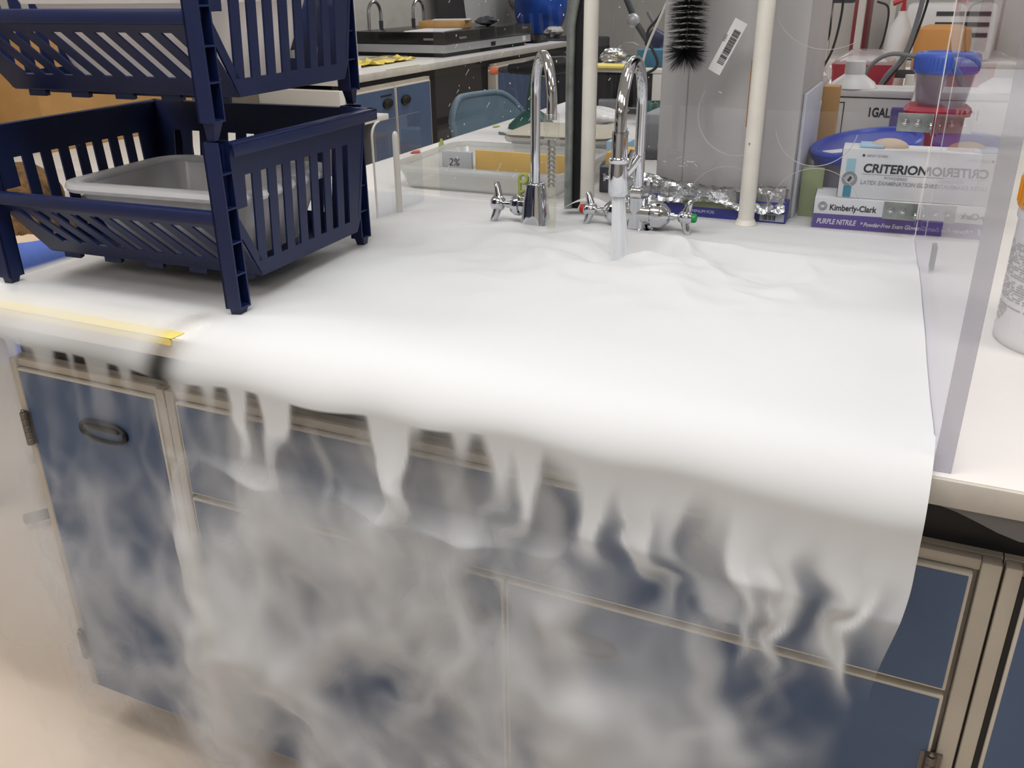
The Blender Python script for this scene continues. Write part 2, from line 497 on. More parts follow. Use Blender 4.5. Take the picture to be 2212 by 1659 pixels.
def basket(label, loc, rz):
    t = thing('storage_basket', label, 'basket', loc, rz, 'stacked navy baskets')
    TH = 0.0032
    # posts
    for sx in (-1, 1):
        for fy, sg in ((RYF, 1), (RYB, -1)):
            g = G(); X = lambda a: sx * a
            def bx(x0, y0, z0, x1, y1, z1): g.box((min(X(x0), X(x1)), min(y0, y1), z0), (max(X(x0), X(x1)), max(y0, y1), z1))
            yf = fy - sg * 0.006 if sg > 0 else .236
            X = (lambda a: sx * a) if sg > 0 else (lambda a: sx * (a - .035))
            bx(.220, yf, .024, .247, yf + sg * .003, .268)             # face plate
            bx(.220, yf, .024, .2235, yf + sg * .029, .268)            # web
            bx(.220, yf + sg * .026, .024, .244, yf + sg * .029, .268)  # rear flange
            for zz in (.075, .122, .172, .222): bx(.222, yf + sg * .002, zz, .2445, yf + sg * .027, zz + .0025)
            bx(.222, yf + sg * .002, .024, .2455, yf + sg * .027, .027)
            p = obj('post', g, 'navy', t)
            f = G()
            y0, y1 = sorted((yf + sg * .004, yf + sg * .025)); x0, x1 = sorted((X(.2235), X(.2435)))
            ym = yf + sg * .006
            xo0, xo1 = sorted((X(.226), X(.239)))
            f.hexa([(xo0, min(ym, ym + sg * .008), .0), (xo1, min(ym, ym + sg * .008), .0), (xo1, max(ym, ym + sg * .008), .0), (xo0, max(ym, ym + sg * .008), .0)], [(x0, y0, .028), (x1, y0, .028), (x1, y1, .028), (x0, y1, .028)])
            obj('foot', f, 'navy', p)
    # base with under-ribs
    g = G().bbox((-.222, -.118, .048), (.222, .172, .0515), .0015)
    ring = G()
    for k in range(4):
        y = -.085 + k * .075
        ring.bbox((-.18, y - .004, .041), (.18, y + .004, .049), .002)
    for k in range(5):
        x = -.18 + k * .09
        ring.prism([(x - .018, -.112), (x + .018, -.112), (x + .012, -.098), (x - .012, -.098)], .038, .049)
    b = obj('base', g, 'navy', t)
    obj('rib', ring, 'navy', b)

    def wall(name, P, outline_bands, slats):
        """P maps (s, t) on the wall to a point and its inner twin; bands and slats are quads in (s, t)"""
        g = G()
        for q in outline_bands:
            g.hexa([P(a, c, 0) for a, c in q], [P(a, c, TH) for a, c in q])
        w = obj(name, g, 'navy', t, angle=30)
        for q in slats:
            obj('slat', G().hexa([P(a, c, 0) for a, c in q], [P(a, c, TH) for a, c in q]), 'navy', w)
        return w
    # side walls: s = y, t = z ; top x .236, bottom .224
    for sx in (-1, 1):
        def P(s, tt, d, sx=sx):
            x = .224 + (.236 - .224) * (tt - .05) / .21 - d
            return (sx * x, s, tt)
        zb, zt = .074, .212
        yA, yB = -.155, .165
        pitch = .0385; sw = .0175
        ys = [yA + .012 + pitch * k for k in range(8)]     # slot starts
        # front cut line: from (-.19,.165) to (-.118,.05)
        fl = lambda z: -.19 + (.165 - z) / .115 * .072 if z < .165 else -.19
        bands = [[(-.19, zt), (.205, zt), (.206, .262), (-.19, .262)],
                 [(fl(.05), .05), (.17, .05), (.182, zb), (fl(zb), zb)],
                 [(ys[-1] + sw, zb), (.182, zb), (.199, zt), (ys[-1] + sw, zt)]]
        bands.append([(-.19, .165), (ys[0], .165), (ys[0], zt), (-.19, zt)])
        bands.append([(fl(zb), zb), (fl(zb) + .017, zb), (fl(.165) + .017, .165), (fl(.165), .165)])
        sl = []
        for k in range(7):
            a, b_ = ys[k] + sw, ys[k + 1]
            lo = zb
            if fl(zb) + .01 > a: lo = max(zb, .165 - (a - .008 + .19) / .072 * .115)
            sl.append([(a, lo), (b_, lo if lo == zb else max(zb, lo - .02)), (b_, zt), (a, zt)])
        wall('side_panel', P, bands, sl)
    # back wall
    def Pb(s, tt, d): return (s, .172 + (.205 - .172) * (tt - .05) / .21 - d, tt)
    xs0 = [-.19 + .0425 * k for k in range(9)]
    sw = .0195; zb, zt = .080, .212
    bands = [[(-.234, zt), (.234, zt), (.236, .262), (-.236, .262)], [(-.223, .05), (.223, .05), (.226, zb), (-.226, zb)],
             [(-.226, zb), (xs0[0], zb), (xs0[0], zt), (-.234, zt)], [(xs0[-1] + sw, zb), (.226, zb), (.234, zt), (xs0[-1] + sw, zt)]]
    wall('back_panel', Pb, bands, [[(xs0[k] + sw, zb), (xs0[k + 1], zb), (xs0[k + 1], zt), (xs0[k] + sw, zt)] for k in range(8)])
    # sloped front wall: t from 0 (bottom) to 1 (rail)
    def Pf(s, tt, d): return (s, -.118 - .085 * tt + d * .8, .05 + .108 * tt + d * .5)
    bt, tp = .22, .82; lean = .034
    n = 11; pitch = .0400; sw = .0185
    xb = [-.168 + pitch * k for k in range(n - 1)]     # slot starts at the bottom
    bands = [[(-.222, 0), (.222, 0), (.224, bt), (-.224, bt)], [(-.226, tp), (.226, tp), (.228, 1), (-.228, 1)],
             [(-.224, bt), (xb[0], bt), (xb[0] - lean, tp), (-.226, tp)], [(xb[-1] + sw, bt), (.224, bt), (.226, tp), (xb[-1] + sw - lean, tp)]]
    wall('front_panel', Pf, bands, [[(xb[k] + sw, bt), (xb[k + 1], bt), (xb[k + 1] - lean, tp), (xb[k] + sw - lean, tp)] for k in range(n - 2)])
    obj('front_rail', G().bbox((-.222, -.214, .150), (.222, -.196, .170), .004), 'navy', t)
    # rim along sides and back with small gussets
    g = G()
    for sx in (-1, 1):
        a, b_ = sorted((sx * .2345, sx * .252))
        g.bbox((a, -.184, .259), (b_, .222, .265), .002)
        a, b_ = sorted((sx * .2485, sx * .252))
        g.bbox((a, -.184, .245), (b_, .222, .263), .0012)
        for k in range(6):
            y = -.15 + k * .065
            a, b_ = sorted((sx * .237, sx * .249))
            g.box((a, y, .247), (b_, y + .0025, .2595))
    g.bbox((-.252, .2045, .259), (.252, .222, .265), .002)
    g.bbox((-.252, .2185, .245), (.252, .222, .263), .0012)
    obj('rim', g, 'navy', t)
    return t


BRZ = math.radians(2.4)
basket('navy slotted plastic basket standing on the worktop, lower of two', (-1.147, 1.186, Z0), BRZ)
basket('navy slotted plastic basket stacked on top, cut by the frame', (-1.147, 1.186, Z0 + 0.270), BRZ)


def tray(label, loc, rz, w, d, h, m, flange=0.012):
    t = thing('plastic_tray', label, 'tray', loc, rz, 'trays in the navy baskets')
    r = 0.045
    rings = []
    for (dw, z) in ((-.105, 0), (-.09, .005), (-.016, h - .02), (-.008, h - .004), (-.016, h - .004), (-.095, .012), (-.11, .007)):
        rings.append(rrect(w + dw, d + dw, max(r + dw / 4, .012), 6, z))
    g = G().loft(rings, cap0=True, cap1=True)
    obj('body', g, m, t)
    prof = [(-.010, h - .012), (flange, h - .014), (flange + .003, h - .008), (flange, h - .001), (0, h + .001), (-.014, h - .001)]
    rings = [rrect(w + 2 * a, d + 2 * a, r + a, 6, z) for a, z in prof]
    rings.append(rings[0])
    obj('rim_flange', G().loft(rings, cap0=False, cap1=False), m, t)
    return t


tray('grey plastic tray lying in the lower navy basket', (-1.108, 1.180, Z0 + 0.0545), math.radians(5), 0.345, 0.270, 0.125, 'tray_grey')
tray('pale grey tray inside the upper navy basket', (-1.115, 1.180, Z0 + 0.3245), math.radians(3), 0.365, 0.270, 0.135, 'tray_light')

# ------------------------------------------------------------------ faucets
def faucet_pipe(p0, off, zs, zend, apex, r=0.0102):
    """riser, bend and falling limb in local space; off = horizontal offset of the outlet"""
    L = math.hypot(*off); ex = Vector((off[0] / L, off[1] / L, 0)); rh = L / 2; rv = apex - zs
    pts = [Vector((0, 0, p0)), Vector((0, 0, (p0 + zs) / 2)), Vector((0, 0, zs))]
    for k in range(1, 18):
        a = PI - PI * k / 18
        pts.append(ex * (rh + rh * math.cos(a)) + Vector((0, 0, zs + rv * math.sin(a))))
    pts += [ex * L + Vector((0, 0, zs - 0.005)), ex * L + Vector((0, 0, zend))]
    return G().tube(pts, r, 18)


def lever_handle(parent, pos, axis, cap=None, ang=0.0, sc=1.0):
    """cross-type lever: stem, hub and two swept wings; axis = outward direction along +-x"""
    s = axis
    e = bpy.data.objects.new('valve_handle', None)
    g = G()
    My = Matrix.Translation(pos) @ Matrix.Rotation(s * PI / 2, 4, 'Y') @ Matrix.Diagonal((sc, sc, 1.1, 1))
    g.lathe([(.006, 0), (.006, .010), (.012, .013), (.016, .020), (.016, .031), (.011, .036)], 18, M=My)
    for k in (0, 1):
        a = ang + k * PI
        Mr = My @ Matrix.Translation((0, 0, .024)) @ Matrix.Rotation(a, 4, 'Z')
        rings = []
        for q, (r_, w_, t_, zz) in enumerate(((.004, .011, .010, 0), (.016, .0095, .008, .001), (.028, .0105, .0065, .004), (.036, .0105, .0055, .006), (.042, .007, .0035, .007))):
            rings.append([(r_, w_ * math.cos(2 * PI * j / 10), zz + t_ * math.sin(2 * PI * j / 10)) for j in range(10)])
        g.loft(rings, M=Mr)
    h = obj('valve_handle', g, 'chrome', parent, angle=50)
    if cap:
        c = obj('index_button', G().lathe([(.0105, .034), (.011, .040), (.0095, .0435), (.006, .0445)], 20, M=My), cap, h)
        c['label'] = ('red' if cap == 'red_cap' else 'green') + ' index button'
    return h


# right faucet (running)
t = thing('gooseneck_faucet', 'running chrome gooseneck faucet with red and green handles', 'faucet', (-.512, 1.75, Z0))
obj('spout_pipe', faucet_pipe(.07, (.041, -.262), .250, .20, .338), 'chrome', t)
g = G().lathe([(.034, 0), (.034, .006), (.026, .010), (.0225, .03), (.0205, .066), (.0215, .070)], 28)
g.lathe([(.0205, .070), (.0215, .074), (.0215, .084), (.017, .090), (.0125, .092)], 6)
obj('base', g, 'chrome', t)
g = G()
for s in (-1, 1):
    My = Matrix.Translation((0, 0, .036)) @ Matrix.Rotation(s * PI / 2, 4, 'Y')
    g.lathe([(.022, .0), (.022, .030), (.027, .034), (.027, .050), (.0235, .056), (.018, .062), (.013, .068), (.0075, .070), (.0075, .078)], 26, M=My)
obj('valve_body', g, 'chrome', t)
lever_handle(t, (-.074, 0, .036), -1, 'red_cap', math.radians(14), .84)
lever_handle(t, (.074, 0, .036), 1, 'green_cap', math.radians(-12), .84)
o_ = (.041, -.262)
g = G().lathe([(.0118, .188), (.0138, .190), (.0138, .232), (.0128, .236)], 24, M=Matrix.Translation((o_[0], o_[1], 0)))
g.lathe([(.0145, .128), (.0172, .132), (.0178, .168), (.0165, .184), (.0185, .187), (.0185, .191), (.0135, .194)], 24, M=Matrix.Translation((o_[0], o_[1], 0)))
v = obj('vacuum_breaker', g, 'chrome', t)
g = G().tube([(o_[0] + .012, o_[1] + .004, .165), (o_[0] + .026, o_[1] + .008, .184), (o_[0] + .032, o_[1] + .010, .196)], [.007, .0075, .006], 12)
g.tube([(o_[0] + .014, o_[1] + .004, .18), (o_[0] + .022, o_[1] + .006, .205)], [.0075, .005], 10)
g.tube([(o_[0] - .012, o_[1], .158), (o_[0] - .026, o_[1] - .002, .158)], .003, 8)
g.tube([(o_[0] - .026, o_[1] - .002, .152), (o_[0] - .026, o_[1] - .002, .164)], .0032, 8)
obj('side_nipple', g, 'chrome', v)

# water stream
nt = bpy.data.materials.new('water'); nt.use_nodes = True; MATS['water'] = nt
_n = nt.node_tree; _b = _n.nodes['Principled BSDF']
_b.inputs['Base Color'].default_value = (.9, .92, .95, 1); _b.inputs['Roughness'].default_value = .3; _b.inputs['IOR'].default_value = 1.33
_b.inputs['Transmission Weight'].default_value = .22
rings = []
for i in range(26):
    q = i / 25; z = .128 - q * .126
    r = .0105 + .003 * q + .003 * q * q
    cx, cy = o_[0] + .010 * q, o_[1] - .002 * q * q
    rings.append([(cx + r * (1 + .10 * math.sin(5 * a + 2 * q) + .07 * math.sin(9 * a - 3 * q)) * math.cos(a), cy + r * (1 + .10 * math.sin(5 * a + 2 * q)) * math.sin(a), z) for a in [2 * PI * k / 40 for k in range(40)]])
tag(obj('water_stream', G().loft(rings), 'water', loc=(-.512, 1.75, Z0), angle=80), 'white stream of water falling from the faucet into the fog', 'water')

# left faucet
t = thing('gooseneck_faucet', 'chrome gooseneck faucet with a clear tube on its spout, not running', 'faucet', (-.711, 1.69, Z0))
ol = (.075, -.10)
obj('spout_pipe', faucet_pipe(.075, ol, .262, .235, .343, .0098), 'chrome', t)
g = G(); n = 6
rings = []
for (w_, d_, z) in ((.058, .058, 0), (.056, .056, .004), (.046, .046, .055), (.036, .036, .086), (.034, .034, .092), (.028, .028, .094)):
    rings.append(rrect(w_, d_, w_ * .28, 5, z))
g.loft(rings)
obj('base', g, 'chrome', t)
g = G(); My = Matrix.Translation((-.015, 0, .046)) @ Matrix.Rotation(-PI / 2, 4, 'Y')
g.lathe([(.017, 0), (.017, .016), (.0215, .018), (.0215, .028), (.019, .032), (.017, .036), (.008, .040), (.008, .048)], 24, M=My)
obj('valve_body', g, 'chrome', t)
lever_handle(t, (-.058, 0, .046), -1, None, math.radians(18), 1.05)
g = G().lathe([(.0125, .200), (.0145, .203), (.0145, .243), (.0125, .246)], 20, M=Matrix.Translation((ol[0], ol[1], 0)))
g.lathe([(.014, .186), (.0160, .189), (.0160, .199), (.013, .202)], 20, M=Matrix.Translation((ol[0], ol[1], 0)))
obj('hose_adapter', g, 'tube_clear', t)
prof = []
for k in range(9):
    z = .110 + k * .0085
    prof += [(.0052, z), (.0074, z + .002), (.0052, z + .007)]
prof += [(.0085, .188), (.0085, .200)]
obj('barbed_fitting', G().lathe(prof, 16, M=Matrix.Translation((ol[0], ol[1], 0))), 'chrome_dull', t)
tg = G()
rings = [[((r_) * math.cos(2 * PI * k / 18) + ol[0], (r_) * math.sin(2 * PI * k / 18) + ol[1], z) for k in range(18)] for r_, z in ((.0098, .03), (.0098, .186), (.0078, .186), (.0078, .03), (.0098, .03))]
tg.loft(rings, cap0=False, cap1=False)
obj('clear_hose', tg, 'tube_clear', t)
g = G()
g.tube([(-.036, .004, .062), (-.037, .004, .100)], .0042, 8)
g.tube([(-.036, .004, .070), (-.014, -.004, .082)], .0034, 8)
g.tube(arc((-.028, .004, .100), .009, 180, -160, 14, (1, 0, 0), (0, 0, 1)), .0038, 8)
tag(obj('hook_clip', g, 'lime', loc=(-.711, 1.69, Z0)), 'lime green plastic hook on the left faucet valve', 'hook')

# ------------------------------------------------------------------ pipes, conduit, brush
def pipe(name, label, x, y, r, m, wear=False):
    t = thing(name, label, 'pipe', (x, y, Z0))
    obj('tube', G().tube([(0, 0, .012), (0, 0, .9), (0, 0, CEIL - Z0)], r, 20), m, t)
    obj('floor_flange', G().lathe([(r + .007, 0), (r + .007, .006), (r + .004, .010), (r + .001, .016)], 20), m, t)
    return t


pipe('service_pipe', 'white painted pipe rising between the two faucets', -.662, 1.868, .0155, 'pipe_white')
p = pipe('service_pipe', 'white painted pipe with a brown drip stain, right of the brush', -.313, 1.868, .0165, 'pipe_white')
g = G()
for z0_, z1_, w in ((.20, .265, .0011), (.265, .30, .0016), (.30, .325, .0022)): g.box((-.0178, -.003 - w, z0_), (-.0150, -.003 + w, z1_))
g.box((-.006, -.0172, .168), (-.004, -.016, .172))
obj('stain', g, 'cardboard_dark', p)
t = thing('steel_conduit', 'grey galvanised conduit bending over beside the white pipe', 'conduit', (-.7075, 1.872, Z0))
obj('tube', G().tube([(0, 0, 0), (0, 0, .30), (.001, 0, .385), (.005, 0, .41), (.011, 0, .44), (.013, 0, .6), (.013, 0, CEIL - Z0)], .0095, 14), 'galv', t)
obj('backing_strip', G().box((.008, .004, 0), (.0235, .012, .9)), 'black', t)
obj('backing_strip', G().box((-.010, .011, 0), (.008, .014, .42)), 'galv', t)

t = thing('bottle_brush', 'black bristle bottle brush hanging above the right faucet', 'brush', (-.455, 1.84, 1.215))
obj('twisted_wire', G().tube([(0, 0, .038), (0, 0, .30)], .003, 8), 'chrome_dull', t)
rng = np.random.default_rng(3)
vs, fs = [], []
def bristle(p, q, r):
    p, q = Vector(p), Vector(q); d = (q - p).normalized(); a = d.orthogonal().normalized(); b = d.cross(a); k = len(vs)
    for s_ in range(3):
        an = 2 * PI * s_ / 3; vs.append(p + (a * math.cos(an) + b * math.sin(an)) * r)
    vs.append(q)
    for s_ in range(3): fs.append((k + s_, k + (s_ + 1) % 3, k + 3))
for i in range(2600):
    z = .045 + .215 * rng.random()
    z = .045 + round((z - .045) / .0105) * .0105 + rng.normal() * .0018
    a = rng.random() * 2 * PI; r = .041 + .005 * rng.random()
    bristle((.003 * math.cos(a), .003 * math.sin(a), z), (r * math.cos(a), r * math.sin(a), z + rng.normal() * .003 - .003), .0007)
for i in range(620):
    a = rng.random() * 2 * PI; el = -rng.random() * 1.35 + .35; r = .044 + .007 * rng.random()
    bristle((0, 0, .042), (r * math.cos(el) * math.cos(a), r * math.cos(el) * math.sin(a), .038 + r * math.sin(el)), .0007)
g = G().add(vs, fs)
b = obj('bristles', g, 'black', t); b['kind'] = 'stuff'

# ------------------------------------------------------------------ acrylic splash guard
t = thing('splash_sheet', 'clear acrylic sheet standing across the back of the sink', 'splash guard', (0, 1.893, Z0))
obj('sheet', G().bbox((-1.046, 0, 0), (.008, .006, .62), .0008), 'acrylic', t)
vs, fs = [], []
g = G()
rng = np.random.default_rng(11)
for i in range(150):
    x = -1.03 + .50 * rng.random(); z = .03 + .5 * rng.random(); r = .0005 + .0009 * rng.random() ** 2
    g.sphere((x, -.0004, z), r, 6, 4, sc=(1, .5, 1 + 1.2 * rng.random()))
    if rng.random() < .16:
        L_ = .004 + .008 * rng.random()
        g.tube([(x, -.0005, z), (x + L_ * .7, -.0005, z + L_)], [.0003, .0007], 5)
dr = obj('water_droplet', g, 'white_plastic', t); dr['kind'] = 'stuff'
def ring(cx, cz, r, a0=0, a1=360, w=.0008):
    g = G(); n = 60; pts = [(cx + r * math.cos(math.radians(a0 + (a1 - a0) * k / n)), -.0006, cz + r * math.sin(math.radians(a0 + (a1 - a0) * k / n))) for k in range(n + 1)]
    g.tube(pts, w, 5)
    return obj('scribed_ring', g, 'paper_grey', t)
ring(-.352, .220, .082, 150, 330); ring(-.198, .205, .078, 190, 350); ring(-.360, .030, .085, 0, 160, .0005); ring(-.185, .035, .088, 20, 170, .0005)
ring(-.20, .455, .11, 180, 300, .0005)

t = thing('splash_sheet', 'thick clear acrylic side sheet standing at the right of the sink', 'splash guard', (.0605, .914, Z0 + .0005), math.radians(2.9))
g = G()
g.box((0, 0, 0), (.018, .972, .60), 0)
g.mi = [1 if k in (2,) else 0 for k in range(6)]
o = obj('sheet', g, ['acrylic_thick', 'acrylic_milky'], t)
for x_ in (0, .018): obj('polished_edge', G().tube([(x_, .972, 0), (x_, .972, .6)], .0011, 6), 'white_plastic', t)
g = G().bbox((.0185, .742, .004), (.026, .772, .046), .001)
obj('dark_shim', g, 'mid_grey', t)
for zc, lab in ((.219, 'upper'), (.051, 'lower')):
    b = thing('corner_bracket', 'grey metal corner bracket with hex screws, %s of the pair' % lab, 'bracket', (-.026, 1.8930, Z0 + zc), 0, 'acrylic corner brackets')
    obj('plate', G().bbox((-.028, -.0016, -.017), (.034, 0, .017), .0006), 'galv', b)
    obj('plate', G().bbox((.0325, -.040, -.017), (.034, 0, .017), .0006), 'galv', b)
    for x in (-.014, .008):
        s = obj('screw', G().lathe([(.0072, 0), (.0068, .003), (.0045, .0035), (.0045, .002)], 14, M=Matrix.Translation((x, -.0016, 0)) @ Matrix.Rotation(PI / 2, 4, 'X')), 'chrome_dull', b)
        obj('hex_nut', G().lathe([(.0040, .002), (.0036, .0055), (.002, .006)], 6, M=Matrix.Translation((x, -.0016, 0)) @ Matrix.Rotation(PI / 2, 4, 'X')), 'chrome', s)
    s = obj('screw', G().lathe([(.0072, 0), (.0068, .003), (.0036, .0060)], 14, M=Matrix.Translation((.0325, -.022, -.003)) @ Matrix.Rotation(-PI / 2, 4, 'Y')), 'chrome_dull', b)

t = thing('splash_sheet', 'clear acrylic side sheet with rounded corner behind the navy baskets', 'splash guard', (-1.050, 1.62, Z0))
poly = [(0, 0), (.20, 0), (.20, .205)] + [(.030 + .030 * math.cos(math.radians(a)), .175 + .030 * math.sin(math.radians(a))) for a in range(90, 181, 10)] 
Mx = Matrix(((0, 0, 1, 0), (1, 0, 0, 0), (0, 1, 0, 0), (0, 0, 0, 1)))
obj('sheet', G().prism(poly, -.002, .002, M=Mx), 'acrylic', t)
epts = [(0, .0, z) for z in (0, .06, .12, .17)] + [(0, .030 - .030 * math.cos(math.radians(a)), .175 + .030 * math.sin(math.radians(a))) for a in range(0, 91, 10)]
obj('polished_edge', G().tube(epts, .0024, 8), 'white_plastic', t)
tag(obj('plastic_rod', G().lathe([(.0060, 0), (.0068, .01), (.0068, .166), (.0062, .172), (.0040, .177), (.0008, .179)], 16), 'off_white', loc=(-1.043, 1.70, Z0)), 'round-ended white plastic rod standing behind the baskets', 'rod')

# white curled paper strip behind the left faucet
g = G(); n = 14
for i in range(n):
    def pp(k): 
        q = k / n
        return (-.70 + .20 * q * .6, 1.80 + .015 * q, Z0 + .006 + .032 * math.sin(PI * (q * .9 + .08)))
    a, b_ = pp(i), pp(i + 1)
    g.hexa([a, b_, (b_[0], b_[1] + .035, b_[2]), (a[0], a[1] + .035, a[2])], [(a[0], a[1], a[2] + .0012), (b_[0], b_[1], b_[2] + .0012), (b_[0], b_[1] + .035, b_[2] + .0012), (a[0], a[1] + .035, a[2] + .0012)])
tag(obj('paper_strip', g, 'paper'), 'curled white strip lying behind the left faucet', 'paper')

# ------------------------------------------------------------------ column, foil box, glove boxes
t = thing('beige_column', 'beige metal column behind the brush and right white pipe', 'column', (0, 0, Z0))
obj('casing', G().bbox((-.533, 1.955, 0), (-.240, 2.30, CEIL - Z0), .004), 'column', t)
obj('side_panel', G().bbox((-.2395, 1.975, 0), (-.232, 2.24, .255), .002), 'panel_white', t)
obj('seam', G().box((-.475, 1.9535, 0), (-.4735, 1.9555, CEIL - Z0)), 'ink_light', t)

t = thing('barcode_sticker', 'white barcode sticker stuck slanting on the acrylic sheet', 'sticker', (-.385, 1.8915, 1.262), rot=(0, math.radians(26), 0))
obj('label_paper', G().box((-.0135, -.0006, -.053), (.0135, 0, .053)), 'paper', t)
g = G(); z = -.034; rr_ = random.Random(5)
while z < .034:
    w = rr_.choice((.0006, .0009, .0015, .002)); g.box((-.004, -.0010, z), (.0100, -.0005, z + w)); z += w + rr_.choice((.0006, .0009, .0014))
obj('bars', g, 'ink', t)
text(t, 'lettering', '3501', .008, 'ink', front_at(-.010, -.0008, .005) @ Matrix.Rotation(PI / 2, 4, 'Z'))

t = thing('foil_box', 'blue and yellow aluminium foil box with torn foil hanging over it', 'box', (-.555, 1.912, Z0), math.radians(0.5))
obj('carton', G().bbox((0, 0, 0), (.315, .045, .044), .0012), 'blue_print', t)
obj('printed_panel', G().box((.10, -.0008, .022), (.21, 0, .0425)), 'green_paper', t)
obj('printed_panel', G().box((.19, -.0009, .027), (.312, 0, .030)), 'yellow_pad', t)
obj('printed_panel', G().box((.262, -.0010, .004), (.312, 0, .020)), 'paper_grey', t)
g = G()
for k in range(10): g.box((.268 + k * .0028, -.0014, .006), (.268 + k * .0028 + .0011 + .0008 * (k % 3), -.001, .017))
obj('bars', g, 'ink', t)
text(t, 'lettering', 'ALUMINUM FOIL', .009, 'paper', front_at(.100, -.0010, .010), shear=.2)
for k, (x0, x1) in enumerate(((.012, .055), (.062, .105))):
    g = G()
    for j in range(4): g.hexa([(x0 + j * .011, -.0006, .027), (x0 + .007 + j * .011, -.0006, .027), (x0 + .007 + j * .011, 0, .027), (x0 + j * .011, 0, .027)], [(x0 + .008 + j * .011, -.0006, .040), (x0 + .014 + j * .011, -.0006, .040), (x0 + .014 + j * .011, 0, .040), (x0 + .008 + j * .011, 0, .040)])
    obj('printed_stripe', g, 'paper', t)
# torn foil
rng = np.random.default_rng(5)
nu, nv = 46, 14; V = []; F = []
for i in range(nu + 1):
    for j in range(nv + 1):
        u, v = i / nu, j / nv
        x = -.05 + .36 * u
        prof = v
        y = -.012 + .062 * min(1, v * 1.2)
        zz = .040 + .034 * math.sin(PI * min(1, v * .95)) ** .7 * (1 - .35 * u) + .012 * math.sin(7 * u + 1) * v
        if v < .18: zz = .040 - .010 * (1 - v / .18) * (1 + .7 * math.sin(9 * u)); 
        V.append((x + rng.normal() * .0015, y + rng.normal() * .0012, zz + rng.normal() * .0022))
for i in range(nu):
    for j in range(nv):
        a = i * (nv + 1) + j
        F.append((a, a + nv + 1, a + nv + 2, a + 1))
g = G().add(V, F)
fo = obj('foil_sheet', g, 'foil', t, angle=12)

t = thing('glove_box', 'purple and white nitrile glove box lying flat at the front', 'box', (-.186, 1.910, Z0), math.radians(4), 'exam glove boxes')
obj('carton', G().bbox((0, 0, 0), (.245, .11, .062), .001), 'paper', t)
obj('purple_band', G().box((.0005, -.0008, .001), (.2445, 0, .030)), 'purple', t)
obj('dark_end', G().box((-.0012, .001, .001), (0, .109, .061)), 'dark_grey', t)
text(t, 'lettering', 'Kimberly-Clark', .0165, 'ink', front_at(.030, -.0004, .0385), bold=.0004, xs=.86)
text(t, 'lettering', 'PURPLE NITRILE', .0148, 'paper', front_at(.008, -.0010, .010), shear=.22, bold=.0003, xs=.72)
text(t, 'lettering', '* Powder-Free Exam Gloves', .0122, 'paper', front_at(.092, -.0010, .0095), shear=.28, bold=.0002, xs=.78)
g = G()
for r_ in (.0085, .0062, .0040): g.tube([(.0165 + r_ * math.cos(a), -.0004, .0455 + r_ * math.sin(a)) for a in [2 * PI * k / 30 for k in range(31)]], .0005, 5)
obj('emblem', g, 'ink_grey', t)

t = thing('glove_box', 'white latex glove box with teal stripe standing on the purple one', 'box', (-.146, 1.926, Z0 + .0625), math.radians(3), 'exam glove boxes')
obj('carton', G().bbox((0, 0, 0), (.25, .07, .098), .0015), 'paper', t)
obj('dark_end', G().box((-.0012, .002, .001), (0, .069, .096)), 'dark_grey', t)
text(t, 'lettering', 'CRITERION', .0235, 'ink', front_at(.042, -.0004, .053), shear=.08, bold=.0007, xs=.98)
text(t, 'lettering', 'POWDERED', .008, 'ink_light', front_at(.083, -.0004, .0405))
text(t, 'lettering', 'LATEX EXAMINATION GLOVES', .0112, 'ink_light', front_at(.040, -.0004, .029), shear=.2, bold=.0002, xs=.9)
text(t, 'lettering', 'HENRY SCHEIN', .007, 'ink_light', front_at(.046, -.0004, .083), xs=.8)
obj('printed_dot', G().lathe([(.0025, 0), (.0025, .0004)], 12, M=front_at(.040, -.0004, .0855)), 'ink', t)
obj('underline', G().box((.042, -.0007, .049), (.19, 0, .0496)), 'ink_light', t)
obj('printed_stripe', G().box((.010, -.0006, .052), (.027, 0, .078)), 'teal_pale', t)
obj('printed_stripe', G().box((.010, -.0009, .002), (.025, 0, .024)), 'teal_print', t)
g = G()
for r_ in (.0135, .0105): g.tube([(.019 + r_ * math.cos(a), -.0008, .038 + r_ * math.sin(a)) for a in [2 * PI * k / 30 for k in range(31)]], .0008, 5)
obj('seal', G().lathe([(.013, 0), (.013, .0004)], 28, M=front_at(.019, -.0004, .038)), 'paper_grey', t)
obj('emblem', g, 'ink_grey', t)
obj('emblem', G().add([(.015, -.0013, .035), (.019, -.0013, .032), (.024, -.0013, .041), (.020, -.0013, .044)], [(0, 1, 2, 3)]), 'ink', t)
obj('glove_cuff', G().sphere((.085, .035, .098), .028, 16, 10, sc=(1.3, .7, .62)), 'beige_skin', t)
obj('opening_flap', G().bbox((.03, .008, .098), (.075, .06, .104), .003), 'skyblue', t)
# ------------------------------------------------------------------ behind the acrylic sheet, right side
t = thing('storage_tub', 'round clear tub with tilted dark blue rimmed lid behind the glove boxes', 'tub', (-.116, 2.135, Z0))
obj('body', G().lathe([(.088, 0), (.092, .004), (.106, .112), (.104, .112), (.090, .008), (.084, .006)], 36), 'tub_clear', t)
Ml = Matrix.Translation((0, -.01, .138)) @ Matrix.Rotation(math.radians(-9), 4, 'Y') @ Matrix.Rotation(math.radians(6), 4, 'X')
lid = obj('lid', G().lathe([(.110, -.010), (.114, -.012), (.116, .006), (.112, .010), (.102, .010), (.098, .004), (.002, .004)], 40, M=Ml, cap=False), 'lid_blue', t)
obj('label_scrap', G().box((-.085, -.065, .0045), (-.005, -.038, .006), M=Ml), 'paper', lid)
obj('contents', G().sphere((0.02, -.02, .06), .06, 14, 10, sc=(1.1, .8, .7)), 'off_white', t)

